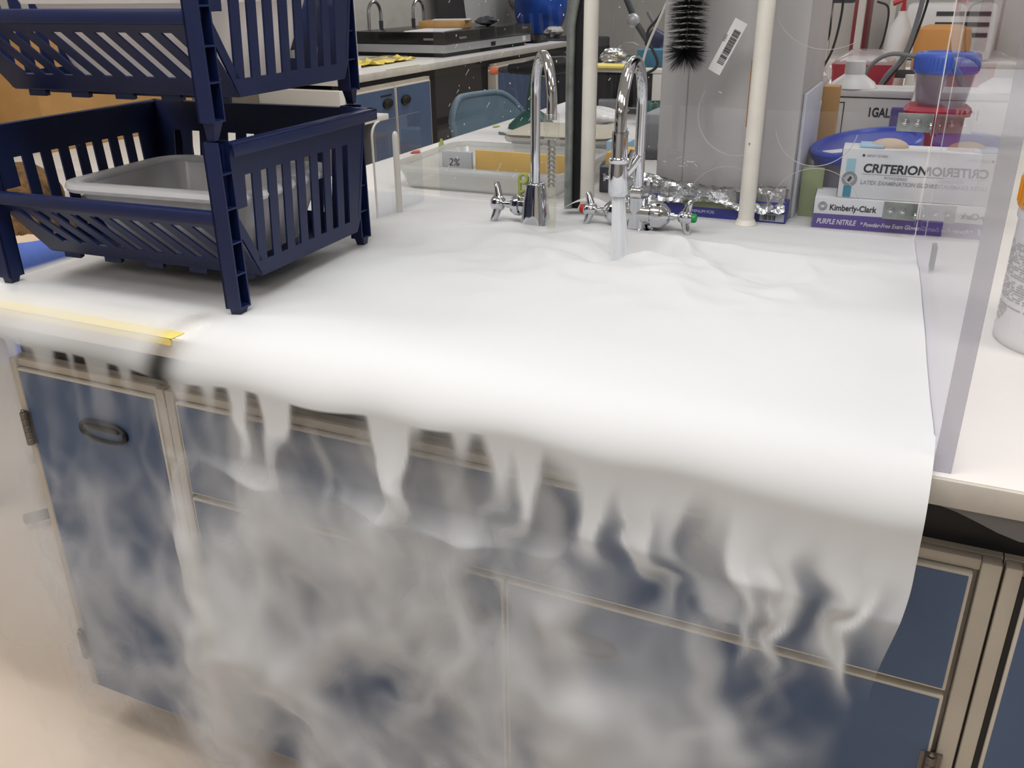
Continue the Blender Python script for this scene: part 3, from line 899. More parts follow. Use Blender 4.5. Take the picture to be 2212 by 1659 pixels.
t = thing('sharps_bin', 'dark red plastic bin carrying the blue lidded jar', 'bin', (.014, 2.335, Z0))
obj('body', G().loft([rrect(.10, .10, .02, 4, 0), rrect(.105, .105, .02, 4, .02), rrect(.118, .112, .022, 4, .184)]), 'red_dark', t)
obj('lid', G().loft([rrect(.138, .126, .024, 4, .1845), rrect(.142, .128, .024, 4, .194), rrect(.12, .115, .02, 4, .2025)]), 'red_plastic', t)
t = thing('specimen_jar', 'frosted jar with bright blue screw lid behind the side sheet', 'jar', (.017, 2.335, Z0 + .203))
obj('body', G().lathe([(.050, 0), (.053, .004), (.064, .070), (.064, .073), (.062, .073), (.050, .006), (.002, .005)], 32, cap=False), 'tub_clear', t)
l = obj('lid', G().lathe([(.0665, .070), (.0680, .074), (.0680, .106), (.0650, .111), (.058, .113), (.056, .110), (.002, .110)], 36), 'lid_blue2', t)
g = G()
for k in range(48):
    a = 2 * PI * k / 48
    g.tube([(.0680 * math.cos(a), .0680 * math.sin(a), .076), (.0680 * math.cos(a), .0680 * math.sin(a), .104)], .0012, 4)
obj('grip_rib', g, 'lid_blue2', l)

t = thing('gallon_carton', 'white carton printed 1 GAL with an up arrow behind the blue lid', 'box', (-.245, 2.42, Z0))
obj('carton', G().bbox((0, 0, 0), (.20, .20, .215), .0015), 'white_plastic', t)
obj('lid_flap', G().bbox((-.002, -.003, .205), (.202, .1, .222), .002), 'white_plastic', t)
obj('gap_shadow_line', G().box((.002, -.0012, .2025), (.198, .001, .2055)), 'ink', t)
text(t, 'lettering', '1GAL', .030, 'ink', front_at(.105, -.0006, .160), bold=.0010, xs=.72)
g = G().box((.012, -.0008, .115), (.0145, 0, .192)); g.box((.048, -.0008, .115), (.0505, 0, .192)); g.box((.012, -.0008, .1895), (.0505, 0, .192))
g.box((.0300, -.0008, .125), (.0325, 0, .165)); g.add([(.0245, -.0008, .163), (.038, -.0008, .163), (.03125, -.0008, .178)], [(0, 1, 2)])
obj('arrow_mark', g, 'ink', t)
t = thing('reagent_bottle', 'white bottle with ribbed cap poking out of the gallon carton', 'bottle', (-.185, 2.47, Z0 + .2225))
obj('shoulder', G().lathe([(.058, 0), (.050, .012), (.030, .026), (.022, .032)], 28), 'white_plastic', t)
obj('cap', G().lathe([(.0235, .031), (.0245, .034), (.0235, .060), (.020, .063)], 28), 'white_plastic', t)

tag(obj('cardboard_strip', G().bbox((0, 0, 0), (.036, .05, .240), .002), 'cardboard', loc=(-.2355, 2.285, Z0)), 'upright cardboard carton end beside the beige column', 'cardboard')
tag(obj('green_card', G().bbox((0, 0, 0), (.045, .004, .105), .001), 'green_paper', loc=(-.228, 2.003, Z0)), 'pale green paper card standing left of the latex glove box', 'card')
tag(obj('purple_carton', G().bbox((0, 0, 0), (.040, .014, .185), .003), 'purple', loc=(-.086, 2.402, Z0)), 'dark purple carton between gallon carton and blue jar', 'box')
tag(obj('cream_bottle', G().lathe([(.045, 0), (.05, .01), (.05, .17), (.03, .20), (.02, .21), (.02, .235)], 24), 'off_white', loc=(-.055, 2.70, Z0)), 'cream squat bottle behind the blue lidded jar', 'bottle')

# crumpled plastic bag with orange print
def blob(c, rx, ry, rz_, seed, n=26, m=16, amp=.16):
    r_ = random.Random(seed); ph = [(r_.uniform(1, 5), r_.uniform(1, 5), r_.uniform(0, 6)) for _ in range(7)]
    vs, fs = [], []
    for i in range(m + 1):
        th = PI * (i + .02) / (m + .04)
        for k in range(n):
            a = 2 * PI * k / n
            q = 1 + amp * sum(math.sin(f1 * a * round(f1) / f1 + f2 * th + p) for f1, f2, p in ph) / 3
            vs.append((c[0] + rx * q * math.sin(th) * math.cos(a), c[1] + ry * q * math.sin(th) * math.sin(a), c[2] - rz_ * q * math.cos(th)))
    for i in range(m):
        for k in range(n):
            fs.append((i * n + k, i * n + (k + 1) % n, (i + 1) * n + (k + 1) % n, (i + 1) * n + k))
    return G().add(vs, fs)


tg_ = thing('shelf_box', 'white cardboard carton below the plastic bag beside the column', 'box', (-.40, 2.55, Z0))
obj('carton', G().bbox((0, 0, 0), (.14, .16, .16), .002), 'panel_white', tg_)
t = thing('plastic_bag', 'crumpled clear plastic bag with orange print beside the column', 'bag', (-.315, 2.55, Z0 + .168))
obj('film', blob((0, .03, .06), .07, .05, .06, 4), 'bag_clear', t, angle=20)
g = G()
for x, z, s_ in ((-.055, .05, .010), (-.005, .075, .012), (.02, .055, .009), (.03, .085, .008)): g.bbox((x - s_ * .4, -.026, z - s_), (x + s_ * .4, -.022, z + s_), .002)
obj('printed_mark', g, 'orange_tip', t)

t = thing('waste_bin', 'crimson waste bin with pink lid behind the gallon carton', 'bin', (-.190, 2.86, Z0))
obj('body', G().loft([rrect(.12, .12, .02, 4, 0), rrect(.17, .14, .02, 4, .25)]), 'red_plastic', t)
obj('lid', G().loft([rrect(.16, .14, .02, 4, .2505), rrect(.155, .13, .02, 4, .262), rrect(.08, .08, .02, 4, .285)]), 'bag_clear', t)
t = thing('orange_tub', 'orange tub with rounded top behind the blue lidded jar', 'tub', (.0, 3.02, Z0))
obj('body', G().loft([rrect(.13, .14, .03, 5, 0), rrect(.15, .15, .03, 5, .30), rrect(.14, .14, .035, 5, .335), rrect(.09, .09, .03, 5, .345)]), 'orange_tub', t)
obj('strap', G().bbox((-.12, -.082, .205), (-.02, -.076, .228), .002), 'dark_grey', t)
t = thing('label_printer', 'white bench machine with dark slots behind the orange tub', 'machine', (.02, 3.225, Z0 + .2325))
obj('body', G().bbox((-.14, 0, 0), (.12, .2, .165), .02), 'white_plastic', t)
g = G()
for k in range(3): g.box((-.05, -.002, .07 + k * .03), (.10, .002, .082 + k * .03))
obj('slot', g, 'dark_grey', t)
t = thing('dropper_bottle', 'small white bottle with a red spout cap behind the orange tub', 'bottle', (-.120, 3.08, Z0))
obj('body', G().lathe([(.03, 0), (.032, .01), (.032, .33), (.012, .37), (.012, .38)], 20), 'white_plastic', t)
obj('spout', G().tube([(0, 0, .38), (0, 0, .41), (-.03, 0, .40)], .008, 8), 'red_cap', t)

# shelf frame behind, with posts, cords and red binders
t = thing('bench_shelf_frame', 'cream steel shelf frame on the island behind the cartons', 'shelf', (0, 3.2, Z0))
for x, w in ((-.34, .018), (-.245, .022), (-.155, .02), (.30, .02)):
    obj('upright', G().bbox((x - w / 2, 0, 0), (x + w / 2, .03, CEIL - Z0), .002), 'off_white', t)
obj('shelf_board', G().bbox((-.42, .0, .215), (.45, .26, .232), .002), 'off_white', t)
obj('back_panel', G().box((-.42, .262, .232), (.45, .27, CEIL - Z0)), 'column', t)
tag(obj('red_binder', G().bbox((-.27, 3.235, Z0 + .233), (-.225, 3.40, Z0 + .44), .003), 'red_dark'), 'red binder standing on the cream shelf behind the cords', 'binder')
tag(obj('red_tag', G().bbox((-.346, 3.191, Z0 + .30), (-.335, 3.1998, Z0 + .41), .002), 'red_plastic'), 'narrow red strip hanging beside the black cords', 'tag')
t = thing('power_strip', 'dark grey plug block with cords hanging above the plastic bag', 'plug', (-.30, 2.42, Z0 + .36))
obj('block', G().bbox((-.015, 0, .055), (.10, .04, .11), .008), 'dark_grey', t)
obj('drop_cord', G().tube([(.04, .02, .105), (.04, .02, 1.0), (.04, .02, CEIL - Z0 - .36)], .005, 8), 'black', t)
obj('plug', G().loft([rrect(.03, .03, .008, 4, .02), rrect(.036, .034, .008, 4, .06)], M=Matrix.Translation((.03, .02, 0))), 'black_plastic', t)
def cord(name, label, pts, r, m='black'):
    # smooth catmull-rom path
    P_ = [Vector(p) for p in pts]; P_ = [P_[0] * 2 - P_[1]] + P_ + [P_[-1] * 2 - P_[-2]]; out = []
    for i in range(1, len(P_) - 2):
        for k in range(10):
            q = k / 10; a, b, c, d = P_[i - 1:i + 3]
            out.append(.5 * ((2 * b) + (c - a) * q + (2 * a - 5 * b + 4 * c - d) * q * q + (3 * b - a - 3 * c + d) * q ** 3))
    out.append(P_[-2])
    return tag(obj(name, G().tube(out, r, 8), m), label, 'cord')
cord('black_cable', 'black cord looping down past the column edge to the tub lid', [(-.258, 2.18, 1.36), (-.282, 2.18, 1.33), (-.286, 2.18, 1.24), (-.252, 2.18, 1.145), (-.243, 2.18, 1.11), (-.272, 2.18, 1.07), (-.280, 2.18, 1.02), (-.276, 2.18, .93)], .0026)
cord('black_cable', 'black cord curving left from the plug block to join another', [(-.270, 2.40, 1.38), (-.250, 2.40, 1.29), (-.256, 2.40, 1.24), (-.295, 2.40, 1.19), (-.312, 2.40, 1.14), (-.310, 2.40, 1.10)], .0028)
cord('black_cable', 'black cord hanging straight from the plug block', [(-.232, 2.41, 1.39), (-.228, 2.41, 1.31), (-.238, 2.41, 1.23), (-.258, 2.41, 1.18)], .0028)
cord('grey_cable', 'thick grey cable arching down in front of the orange tub', [(-.062, 2.72, 1.38), (-.066, 2.72, 1.30), (-.085, 2.72, 1.20), (-.125, 2.72, 1.14), (-.15, 2.72, 1.08)], .0062, 'mid_grey')
cord('grey_cable', 'grey cable loop in front of the crimson bin', [(-.05, 2.70, 1.195), (-.12, 2.70, 1.20), (-.165, 2.70, 1.17), (-.18, 2.70, 1.12), (-.18, 2.70, 1.06)], .0055, 'mid_grey')
cord('black_cable', 'thin black cord looped between the shelf uprights', [(-.20, 3.15, 1.32), (-.165, 3.15, 1.30), (-.165, 3.15, 1.22), (-.18, 3.15, 1.16)], .003)
cord('black_cable', 'black cord hanging beside the thick grey cable', [(-.048, 2.74, 1.40), (-.052, 2.74, 1.32), (-.075, 2.74, 1.21), (-.11, 2.74, 1.145), (-.14, 2.74, 1.10)], .0032)

# white tub with amber lid to the right of the side sheet
t = thing('wipes_tub', 'white tub with amber lid and dense label at the right edge', 'tub', (.222, 1.372, Z0))
obj('body', G().lathe([(.088, 0), (.0915, .006), (.0915, .018), (.090, .022), (.0905, .168), (.093, .172), (.093, .186), (.085, .190)], 48), 'white_plastic', t)
l = obj('lid', G().lathe([(.0945, .186), (.0960, .189), (.0960, .225), (.0925, .240), (.086, .246), (.080, .246), (.078, .250), (.0, .250)], 48, cap=False), 'amber', t)
g = G()
for k in range(40):
    a = 2 * PI * k / 40
    g.tube([(.0960 * math.cos(a), .0960 * math.sin(a), .192), (.0960 * math.cos(a), .0960 * math.sin(a), .223)], .0013, 4)
obj('grip_rib', g, 'amber', l)
obj('flip_cap', G().lathe([(.05, .249), (.052, .252), (.048, .262), (.0, .264)], 28, cap=False), 'white_plastic', l)
g = G(); rr_ = random.Random(9)
z = .140
while z > .030:
    for sgm in range(60):
        if rr_.random() < .3: continue
        a0 = math.radians(150 + sgm * 2.6); a1 = a0 + math.radians(2.2); R1 = .0911
        if abs(z - .092) < .002 or abs(z - .06) < .002: continue
        if z < .055 and sgm % 30 > 12 + int(z * 150): continue
        h_ = .0012
        g.add([(R1 * math.cos(a0), R1 * math.sin(a0), z), (R1 * math.cos(a1), R1 * math.sin(a1), z), (R1 * math.cos(a1), R1 * math.sin(a1), z + h_), (R1 * math.cos(a0), R1 * math.sin(a0), z + h_)], [(0, 1, 2, 3)])
    z -= .0034
lb = obj('small_print', g, 'ink_light', t); lb['kind'] = 'stuff'

# ------------------------------------------------------------------ on the island behind the sheet, left and middle
def clear_bin(label, loc, rz, w, d, h, m='bin_clear'):
    t = thing('plastic_bin', label, 'bin', loc, rz, 'translucent bins behind the faucet')
    rings = [rrect(w + dw, d + dw, max(.04 + dw / 3, .015), 5, z) for dw, z in ((-.07, 0), (-.05, .006), (-.012, h - .01), (-.016, h - .01), (-.055, .010), (-.075, .005))]
    obj('body', G().loft(rings), m, t)
    rings = [rrect(w + a, d + a, .045 + a / 2, 5, z) for a, z in ((-.016, h - .012), (.014, h - .014), (.02, h - .008), (.014, h), (-.016, h))]
    rings.append(rings[0])
    obj('rim', G().loft(rings, cap0=False, cap1=False), 'bin_clear', t)
    return t
clear_bin('wide translucent bin with yellow pads standing behind the left faucet', (-.975, 2.115, Z0), math.radians(1), .45, .38, .062)
clear_bin('grey lidded translucent bin behind the wide one', (-.935, 2.46, Z0), math.radians(3), .30, .24, .075)
tag(obj('bin_lid', G().loft([rrect(.30, .24, .04, 5, 0), rrect(.31, .25, .04, 5, .006), rrect(.29, .23, .04, 5, .010)]), 'tan_lid', loc=(-.935, 2.46, Z0 + .0755), rot=(0, 0, math.radians(3))), 'tan plastic lid lying on the farther bin', 'lid')
tag(obj('yellow_pad', G().bbox((-.16, -.004, 0), (.16, .004, .055), .002), 'yellow_pad', loc=(-.92, 2.16, Z0 + .0112)), 'yellow paper pad upright in the wide translucent bin', 'pad')
t = thing('sample_pouch', 'white pouch printed 2% beside the yellow pad in the bin', 'pouch', (-1.120, 2.15, Z0 + .0112))
obj('pouch', G().bbox((-.055, -.005, 0), (.035, .005, .05), .003), 'paper_grey', t)
text(t, 'lettering', '2%', .028, 'ink', front_at(-.035, -.0056, .012), shear=.2)
tag(obj('yellow_sponge', G().bbox((-.03, -.05, 0), (.05, .05, .085), .012), 'yellow_pad', loc=(-.69, 2.20, Z0)), 'amber yellow block behind the conduit', 'sponge')
tag(obj('yellow_clip', G().loft([rrect(.02, .02, .004, 3, 0), rrect(.016, .012, .004, 3, .02), rrect(.006, .006, .002, 3, .04)]), 'lime', loc=(-1.335, 2.44, Z0)), 'tiny olive clip on the far island worktop edge', 'clip')

# rotary tool on a green stand
t = thing('rotary_tool', 'black rotary tool with orange tip held on a dark green stand', 'tool', (-1.275, 3.00, Z0))
obj('stand_base', G().loft([rrect(.16, .14, .05, 5, 0), rrect(.155, .135, .05, 5, .012), rrect(.09, .08, .03, 5, .045), rrect(.05, .05, .02, 5, .06)]), 'green_dark', t)
obj('stand_column', G().tube([(.0, 0, .055), (.0, 0, .11), (.01, 0, .15), (.02, 0, .18)], [.022, .018, .02, .028], 14), 'green_dark', t)
b = obj('tool_body', G().tube([(-.085, 0, .195), (-.07, 0, .196), (-.03, 0, .198), (.01, 0, .203), (.06, 0, .208), (.12, 0, .214), (.135, 0, .215)], [.016, .018, .022, .028, .030, .028, .018], 18), 'black', t)
obj('chuck', G().tube([(-.125, 0, .190), (-.105, 0, .192), (-.085, 0, .195)], [.008, .012, .012], 12), 'dark_grey', b)
obj('orange_tip', G().tube([(-.158, 0, .187), (-.150, 0, .187), (-.135, 0, .189), (-.125, 0, .190)], [.012, .014, .014, .008], 12), 'orange_tip', b)
obj('clamp_screw', G().tube([(.06, -.03, .20), (.10, -.05, .17)], .004, 8), 'chrome_dull', t)
cord('tool_cable', 'black cord curling on the worktop beside the green tool stand', [(-1.12, 3.02, Z0 + .12), (-1.09, 2.98, Z0 + .10), (-1.07, 2.95, Z0 + .05), (-1.07, 2.90, Z0 + .006), (-1.12, 2.84, Z0 + .006)], .005)
tag(obj('metal_bar', G().bbox((-.05, -.008, 0), (.05, .008, .008), .002), 'dark_grey', loc=(-1.18, 2.83, Z0), rot=(0, 0, math.radians(24))), 'short dark metal bar on the worktop before the green stand', 'bar')
tag(obj('grey_pen', G().tube([(-.06, 0, .005), (.06, 0, .005)], .0045, 8), 'mid_grey', loc=(-1.265, 2.80, Z0), rot=(0, 0, math.radians(-22))), 'thin grey pen lying on the far island worktop', 'pen')
cord('red_cable', 'red cord lying across the worktop behind the left faucet', [(-1.12, 2.73, Z0 + .005), (-1.05, 2.74, Z0 + .005), (-.98, 2.70, Z0 + .005), (-.90, 2.72, Z0 + .005)], .005, 'red_cap')
rr_ = random.Random(3)
for k, (x, y) in enumerate(((-1.41, 2.38), (-1.40, 2.95), (-1.38, 3.06), (-1.16, 2.70))):
    c_ = ('red_cap', 'lime', 'red_cap', 'lime')[k]
    lab_ = ('red scrap at the worktop edge near the translucent bin', 'lime green scrap at the worktop edge before the chair', 'red scrap at the worktop edge right of the lime one', 'lime green scrap just behind the tan bin lid')[k]
    tag(obj('paper_scrap', G().add([(0, 0, .001), (.03, .004, .002), (.026, .02, .006), (.006, .016, .003), (0, 0, .0035), (.03, .004, .0045), (.026, .02, .0085), (.006, .016, .0055)], [(3, 2, 1, 0), (4, 5, 6, 7), (0, 1, 5, 4), (1, 2, 6, 5), (2, 3, 7, 6), (3, 0, 4, 7)]), c_, loc=(x, y, Z0), rot=(0, 0, rr_.uniform(0, 2))), lab_, 'scrap')

# clutter behind the right faucet
t = thing('white_shelf', 'white shelf behind the right faucet, its shadow below made as a black block', 'shelf', (-1.06, 3.40, Z0))
obj('shelf_shadow', G().bbox((-.16, 0.02, .03), (.12, .30, .155), .006), 'black', t)  # black block stands in for the shadow under the shelf board
obj('shelf_board', G().bbox((-.18, 0, .156), (.14, .32, .172), .003), 'off_white', t)
obj('side_support', G().bbox((.10, .0, .0), (.14, .3, .155), .003), 'off_white', t)
def crumple(name, label, cat, loc, sx, sy, sz, seed, m):
    return tag(obj(name, blob((0, 0, sz * 1.16), sx, sy, sz, seed, 30, 18, .22), m, loc=loc, angle=10), label, cat)
crumple('foil_bundle', 'crumpled silver foil bundle on the white shelf', 'foil', (-1.16, 3.56, Z0 + .1725), .06, .06, .026, 8, 'foil')
tag(obj('yellow_folder', G().bbox((-.10, -.06, 0), (.08, .06, .010), .003), 'yellow_tape', loc=(-1.10, 3.44, Z0 + .172), rot=(0, 0, .1)), 'yellow folder at the front of the white shelf', 'folder')
tag(obj('teal_carton', G().bbox((-.06, -.05, 0), (.06, .05, .062), .003), 'teal_box', loc=(-.985, 3.52, Z0 + .172)), 'teal carton at the right of the white shelf', 'box')
t = thing('clamp_arm', 'grey jointed clamp arm leaning over the white shelf', 'clamp', (-1.05, 3.66, Z0 + .20))
obj('arm', G().tube([(-.11, 0, .22), (-.06, 0, .12), (.0, 0, .04), (.04, 0, -.01)], .012, 10), 'dark_grey', t)
obj('arm', G().tube([(-.02, .02, .16), (.03, .02, .08), (.09, .02, -.01)], .008, 10), 'mid_grey', t)
obj('joint', G().sphere((-.07, -.01, .13), .026, 14, 10), 'silver', t)
obj('grip', G().bbox((-.045, -.02, .02), (.03, .03, .10), .02, M=Matrix.Rotation(.5, 4, 'Y')), 'navy', t)
cord('cream_cable', 'cream cord slanting down behind the brush to the faucet top', [(-.76, 2.9, 1.38), (-.80, 2.9, 1.29), (-.845, 2.9, 1.18), (-.86, 2.9, 1.08), (-.86, 2.9, .93)], .004, 'off_white')
cord('black_cable', 'black cord slanting beside the cream cord behind the brush', [(-.80, 3.1, 1.38), (-.86, 3.1, 1.28), (-.90, 3.1, 1.22), (-.86, 3.1, 1.13), (-.91, 3.1, 1.09)], .005)
crumple('white_bag', 'crumpled white plastic bag in front of the white shelf', 'bag', (-1.09, 3.12, Z0 + .001), .10, .07, .03, 12, 'white_plastic')
tag(obj('grey_carton', G().bbox((-.05, -.04, 0), (.05, .04, .07), .003, M=Matrix.Rotation(.3, 4, 'Z')), 'mid_grey', loc=(-1.08, 3.30, Z0)), 'small grey carton before the white shelf', 'box')
crumple('green_bundle', 'dark green tangled bundle behind the right faucet riser', 'bundle', (-.90, 3.24, Z0 + .001), .06, .05, .035, 15, 'green_dark')
t = thing('grey_instrument', 'grey rounded instrument between right faucet and beige column', 'machine', (-.672, 2.62, Z0))
obj('housing', G().bbox((-.09, -.08, 0), (.10, .12, .125), .03, seg=4), 'mid_grey', t)
obj('front_strip', G().bbox((-.02, -.084, .040), (.09, -.079, .047), .001), 'silver', t)
obj('base_foot', G().bbox((-.08, -.085, .0), (.09, -.06, .03), .006), 'dark_grey', t)
tag(obj('blue_box', G().bbox((-.03, -.03, 0), (.03, .03, .085), .002), 'skyblue', loc=(-.735, 2.33, Z0)), 'pale blue box just right of the left white pipe', 'box')
t = thing('wire_stand', 'black wire loop stand at the base of the left white pipe', 'stand', (-.615, 2.06, Z0))
obj('wire', G().tube([(-.06, 0, .004), (-.06, 0, .06), (-.045, 0, .074), (.0, 0, .070), (.012, 0, .055), (.008, 0, .018), (-.02, .01, .006), (-.04, .01, .02)], .0032, 8), 'black', t)
obj('grey_pad', G().bbox((-.09, .012, 0), (-.005, .05, .062), .004), 'dark_grey', t)

# ------------------------------------------------------------------ aisle: chair, wall bench
CHAIR = -14
t = thing('plastic_chair', 'blue grey moulded plastic chair pushed up to the island edge', 'chair', (-1.60, 3.74, 0), math.radians(CHAIR))
rings = []
n_ = 18


V, F = [], []
nu, nv = 16, 12
for j in range(nv + 1):
    v = j / nv
    hw = .27 * (1 - .10 * v)
    z = .50 + .42 * v
    for i in range(nu + 1):
        u = i / nu * 2 - 1
        rz_ = z - .085 * (max(0, abs(u) - .45) / .55) ** 2.2 * v * v
        V.append((-.20 - .10 * v + .07 * u * u, u * hw, rz_))
m0 = len(V)
V += [(x - .022, y, z) for x, y, z in V[:m0]]
for j in range(nv):
    for i in range(nu):
        a = j * (nu + 1) + i
        F += [(a, a + 1, a + nu + 2, a + nu + 1), (m0 + a, m0 + a + nu + 1, m0 + a + nu + 2, m0 + a + 1)]
edge = [j * (nu + 1) for j in range(nv + 1)] + [nv * (nu + 1) + i for i in range(1, nu + 1)] + [j * (nu + 1) + nu for j in range(nv - 1, -1, -1)] + [i for i in range(nu - 1, 0, -1)]
for k in range(len(edge)):
    a, b = edge[k], edge[(k + 1) % len(edge)]
    F.append((a, b, m0 + b, m0 + a))
obj('backrest', G().add(V, F), 'chair_blue', t, angle=60)
g = G().tube([(V[e][0] - .011, V[e][1], V[e][2]) for e in edge] , .017, 8)
obj('rolled_edge', g, 'chair_blue', t, angle=60)
obj('seat', G().bbox((-.22, -.30, .43), (.24, .30, .46), .014), 'chair_blue', t)
for x in (-.18, .2):
    for y in (-.24, .24):
        obj('leg', G().tube([(x, y, .43), (x * 1.2, y * 1.1, .0)], .012, 8), 'chrome_dull', t)

t = thing('wall_worktop', 'white worktop along the far left wall carrying the scanner', 'worktop')
obj('slab', G().box((WL, 4.32, Z0 - .04), (-3.0, 7.85, Z0)), 'worktop', t)
obj('edge_band', G().bbox((-3.0, 4.32, Z0 - .0405), (-2.994, 7.85, Z0 + .0003), .001), 'worktop_edge', t)
obj('apron', G().box((-3.04, 4.32, Z0 - .085), (-3.02, 7.85, Z0 - .0405)), 'black_apron', t)
g = G().box((-2.9938, 4.455, Z0 - .04), (-2.993, 4.475, Z0))
obj('blue_tape', g, 'lid_blue', t)
obj('green_tape', G().box((-3.02, 4.86, Z0 + .0004), (-2.998, 5.25, Z0 + .002)), 'lime', t)
def wall_cab(label, y0, y1, split, knobs):
    t = thing('wall_cabinet', label, 'cabinet', (0, 0, 0), 0, 'cabinets along the left wall')
    obj('body', G().box((WL + .02, y0, .1), (-2.985, y1, Z0 - .072)), 'cream_metal', t)
    obj('toe_kick', G().box((WL + .02, y0, 0), (-3.06, y1, .1)), 'black', t)
    ys = [y0 + .02] + ([split] if split else []) + [y1 - .02]
    for k in range(len(ys) - 1):
        d = obj('door', G().bbox((-2.984, ys[k] + .006, .12), (-2.966, ys[k + 1] - .006, Z0 - .09), .002), 'cream_lip', t)
        obj('laminate_panel', G().box((-2.967, ys[k] + .014, .128), (-2.9645, ys[k + 1] - .014, Z0 - .098)), 'blue_laminate', d)
        if knobs:
            ky = (split - .10) if k == 0 else (split + .11)
            h_ = obj('handle', G().loft([[(x_, ky + .055 * math.cos(2 * PI * q / 18) * s_, .735 + .030 * math.sin(2 * PI * q / 18) * s_) for q in range(18)] for x_, s_ in ((-2.966, 1), (-2.955, 1), (-2.952, .8), (-2.956, .5))]), 'black_plastic', d)
    return t
c_ = wall_cab('two door blue cabinet with black oval pulls under the scanner worktop', 4.40, 5.33, 4.87, True)
obj('name_plate', G().box((-2.966, 4.70, .778), (-2.962, 4.82, .786)), 'black', c_)
wall_cab('single blue cabinet right of the dark knee space', 6.30, 7.30, None, False)
tag(obj('knee_shade', G().box((-3.06, 5.335, .05), (-3.03, 6.295, Z0 - .05)), 'black'), 'black sheet standing in for the shade of the knee space under the wall worktop', 'panel')  # black sheet across the front, in place of the shade inside the knee space
tag(obj('side_cart', G().bbox((-3.5, 4.26, .1), (-2.95, 4.315, Z0 - .06), .004), 'off_white'), 'cream end panel at the left end of the wall cabinets', 'panel')
t = thing('floor_oven', 'dark floor standing oven past the end of the wall worktop', 'oven', (0, 0, 0))
obj('body', G().bbox((WL + .1, 7.9, 0), (-3.02, 9.1, Z0 - .02), .02), 'dark_grey', t)
obj('door', G().bbox((-3.02, 7.96, .1), (-3.0, 9.04, Z0 - .1), .01), 'black', t)
t = thing('blue_sack', 'tall bright blue sack standing on the dark oven', 'sack', (-3.62, 8.75, Z0 - .02))
obj('sack', blob((0, 0, .36), .26, .30, .40, 22, 30, 20, .06), 'bin_blue', t, angle=40)
obj('crumpled_paper', blob((.14, -.06, .06), .10, .12, .06, 23, 16, 10, .2), 'off_white', t, angle=10)

t = thing('flatbed_scanner', 'wide black and silver flatbed scanner on the wall worktop', 'scanner', (0, 0, Z0))
obj('base', G().bbox((-3.90, 5.84, .028), (-3.135, 7.35, .084), .004), 'silver', t)
obj('foot_frame', G().box((-3.87, 5.87, 0), (-3.17, 7.30, .028)), 'black', t)
obj('lid', G().bbox((-3.90, 5.835, .087), (-3.13, 7.36, .165), .006), 'black_gloss', t)
for a_, b_ in (((-3.30, 5.8335, .112), (-3.22, 5.8352, .126)), ((-3.130, 6.05, .112), (-3.1285, 6.16, .126)), ((-3.130, 7.16, .132), (-3.1285, 7.27, .146))): obj('logo_plate', G().box(a_, b_), 'ink_grey', t)
obj('socket', G().box((-3.136, 6.58, .035), (-3.1335, 6.66, .065)), 'black', t)
obj('rating_label', G().box((-3.136, 7.18, .04), (-3.1335, 7.24, .075)), 'paper', t)
tag(obj('flat_carton', G().bbox((-.16, -.17, 0), (.16, .17, .055), .004), 'cardboard', loc=(-3.45, 6.45, Z0 + .165), rot=(0, 0, .2)), 'shallow brown carton lying on the scanner lid', 'box')
tag(obj('paper_sheet', G().box((-.14, -.1, 0), (.14, .1, .006)), 'paper', loc=(-3.42, 6.5, Z0 + .2205), rot=(0, 0, .4)), 'white paper on top of the shallow brown carton', 'paper')
tag(obj('paper_sheet', G().box((-.14, -.22, 0), (.14, .22, .006)), 'paper', loc=(-3.34, 6.06, Z0 + .1655), rot=(0, 0, .15)), 'white paper sheet on the front of the scanner lid', 'paper')
crumple('cable_coil', 'small dark cable coil beside the carton on the scanner', 'cable', (-3.28, 6.80, Z0 + .170), .08, .10, .028, 31, 'dark_grey')
tag(obj('black_portfolio', G().bbox((-.02, -.24, 0), (.02, .24, .55), .006), 'black', loc=(-3.95, 7.55, Z0), rot=(0, math.radians(-7), 0)), 'tall black folder leaning behind the scanner', 'folder')
t = thing('monitor', 'black monitor seen edge on at the left end of the wall worktop', 'monitor', (-3.75, 5.10, Z0))
obj('screen', G().bbox((-.02, -.28, .10), (.03, .30, .52), .01, M=Matrix.Rotation(math.radians(-16), 4, 'Y')), 'black', t)
obj('stand', G().bbox((-.10, -.08, 0), (.10, .1, .02), .008), 'black', t)
obj('neck', G().bbox((-.05, -.03, .018), (-.01, .03, .2), .006), 'black', t)
t = thing('gas_riser', 'thin white riser pipe beside the monitor', 'pipe', (-3.80, 5.72, Z0))
obj('tube', G().tube([(0, 0, 0), (0, 0, 1.0), (0, 0, CEIL - Z0)], .022, 12), 'pipe_white', t)
for (x, y, lab, s_) in ((-3.92, 6.12, 'left small gooseneck faucet behind the scanner', 1), (-3.92, 6.95, 'right small gooseneck faucet behind the scanner', -1)):
    t = thing('wall_faucet', lab, 'faucet', (x, y, Z0), 0, 'small faucets behind the scanner')
    pts = [(0, 0, 0), (0, 0, .25)] + [tuple(p) for p in arc((0, .085 * s_, .27), .085, 180 if s_ > 0 else 0, 0 if s_ > 0 else 180, 12, (0, 1, 0), (0, 0, 1))] + [(0, .17 * s_, .20)]
    obj('spout_pipe', G().tube(pts, .013, 10), 'chrome_dull', t)
    obj('nozzle', G().tube([(0, .17 * s_, .22), (0, .17 * s_, .14), (0, .17 * s_, .10)], [.017, .014, .007], 10), 'dark_grey', t)
tag(obj('red_carton', G().bbox((-.06, -.06, 0), (.06, .06, .10), .004), 'red_cap', loc=(-3.30, 7.43, Z0)), 'small red carton at the right of the scanner', 'box')
t = thing('black_tray', 'shallow black tray at the far end of the wall worktop', 'tray', (-3.45, 7.66, Z0))
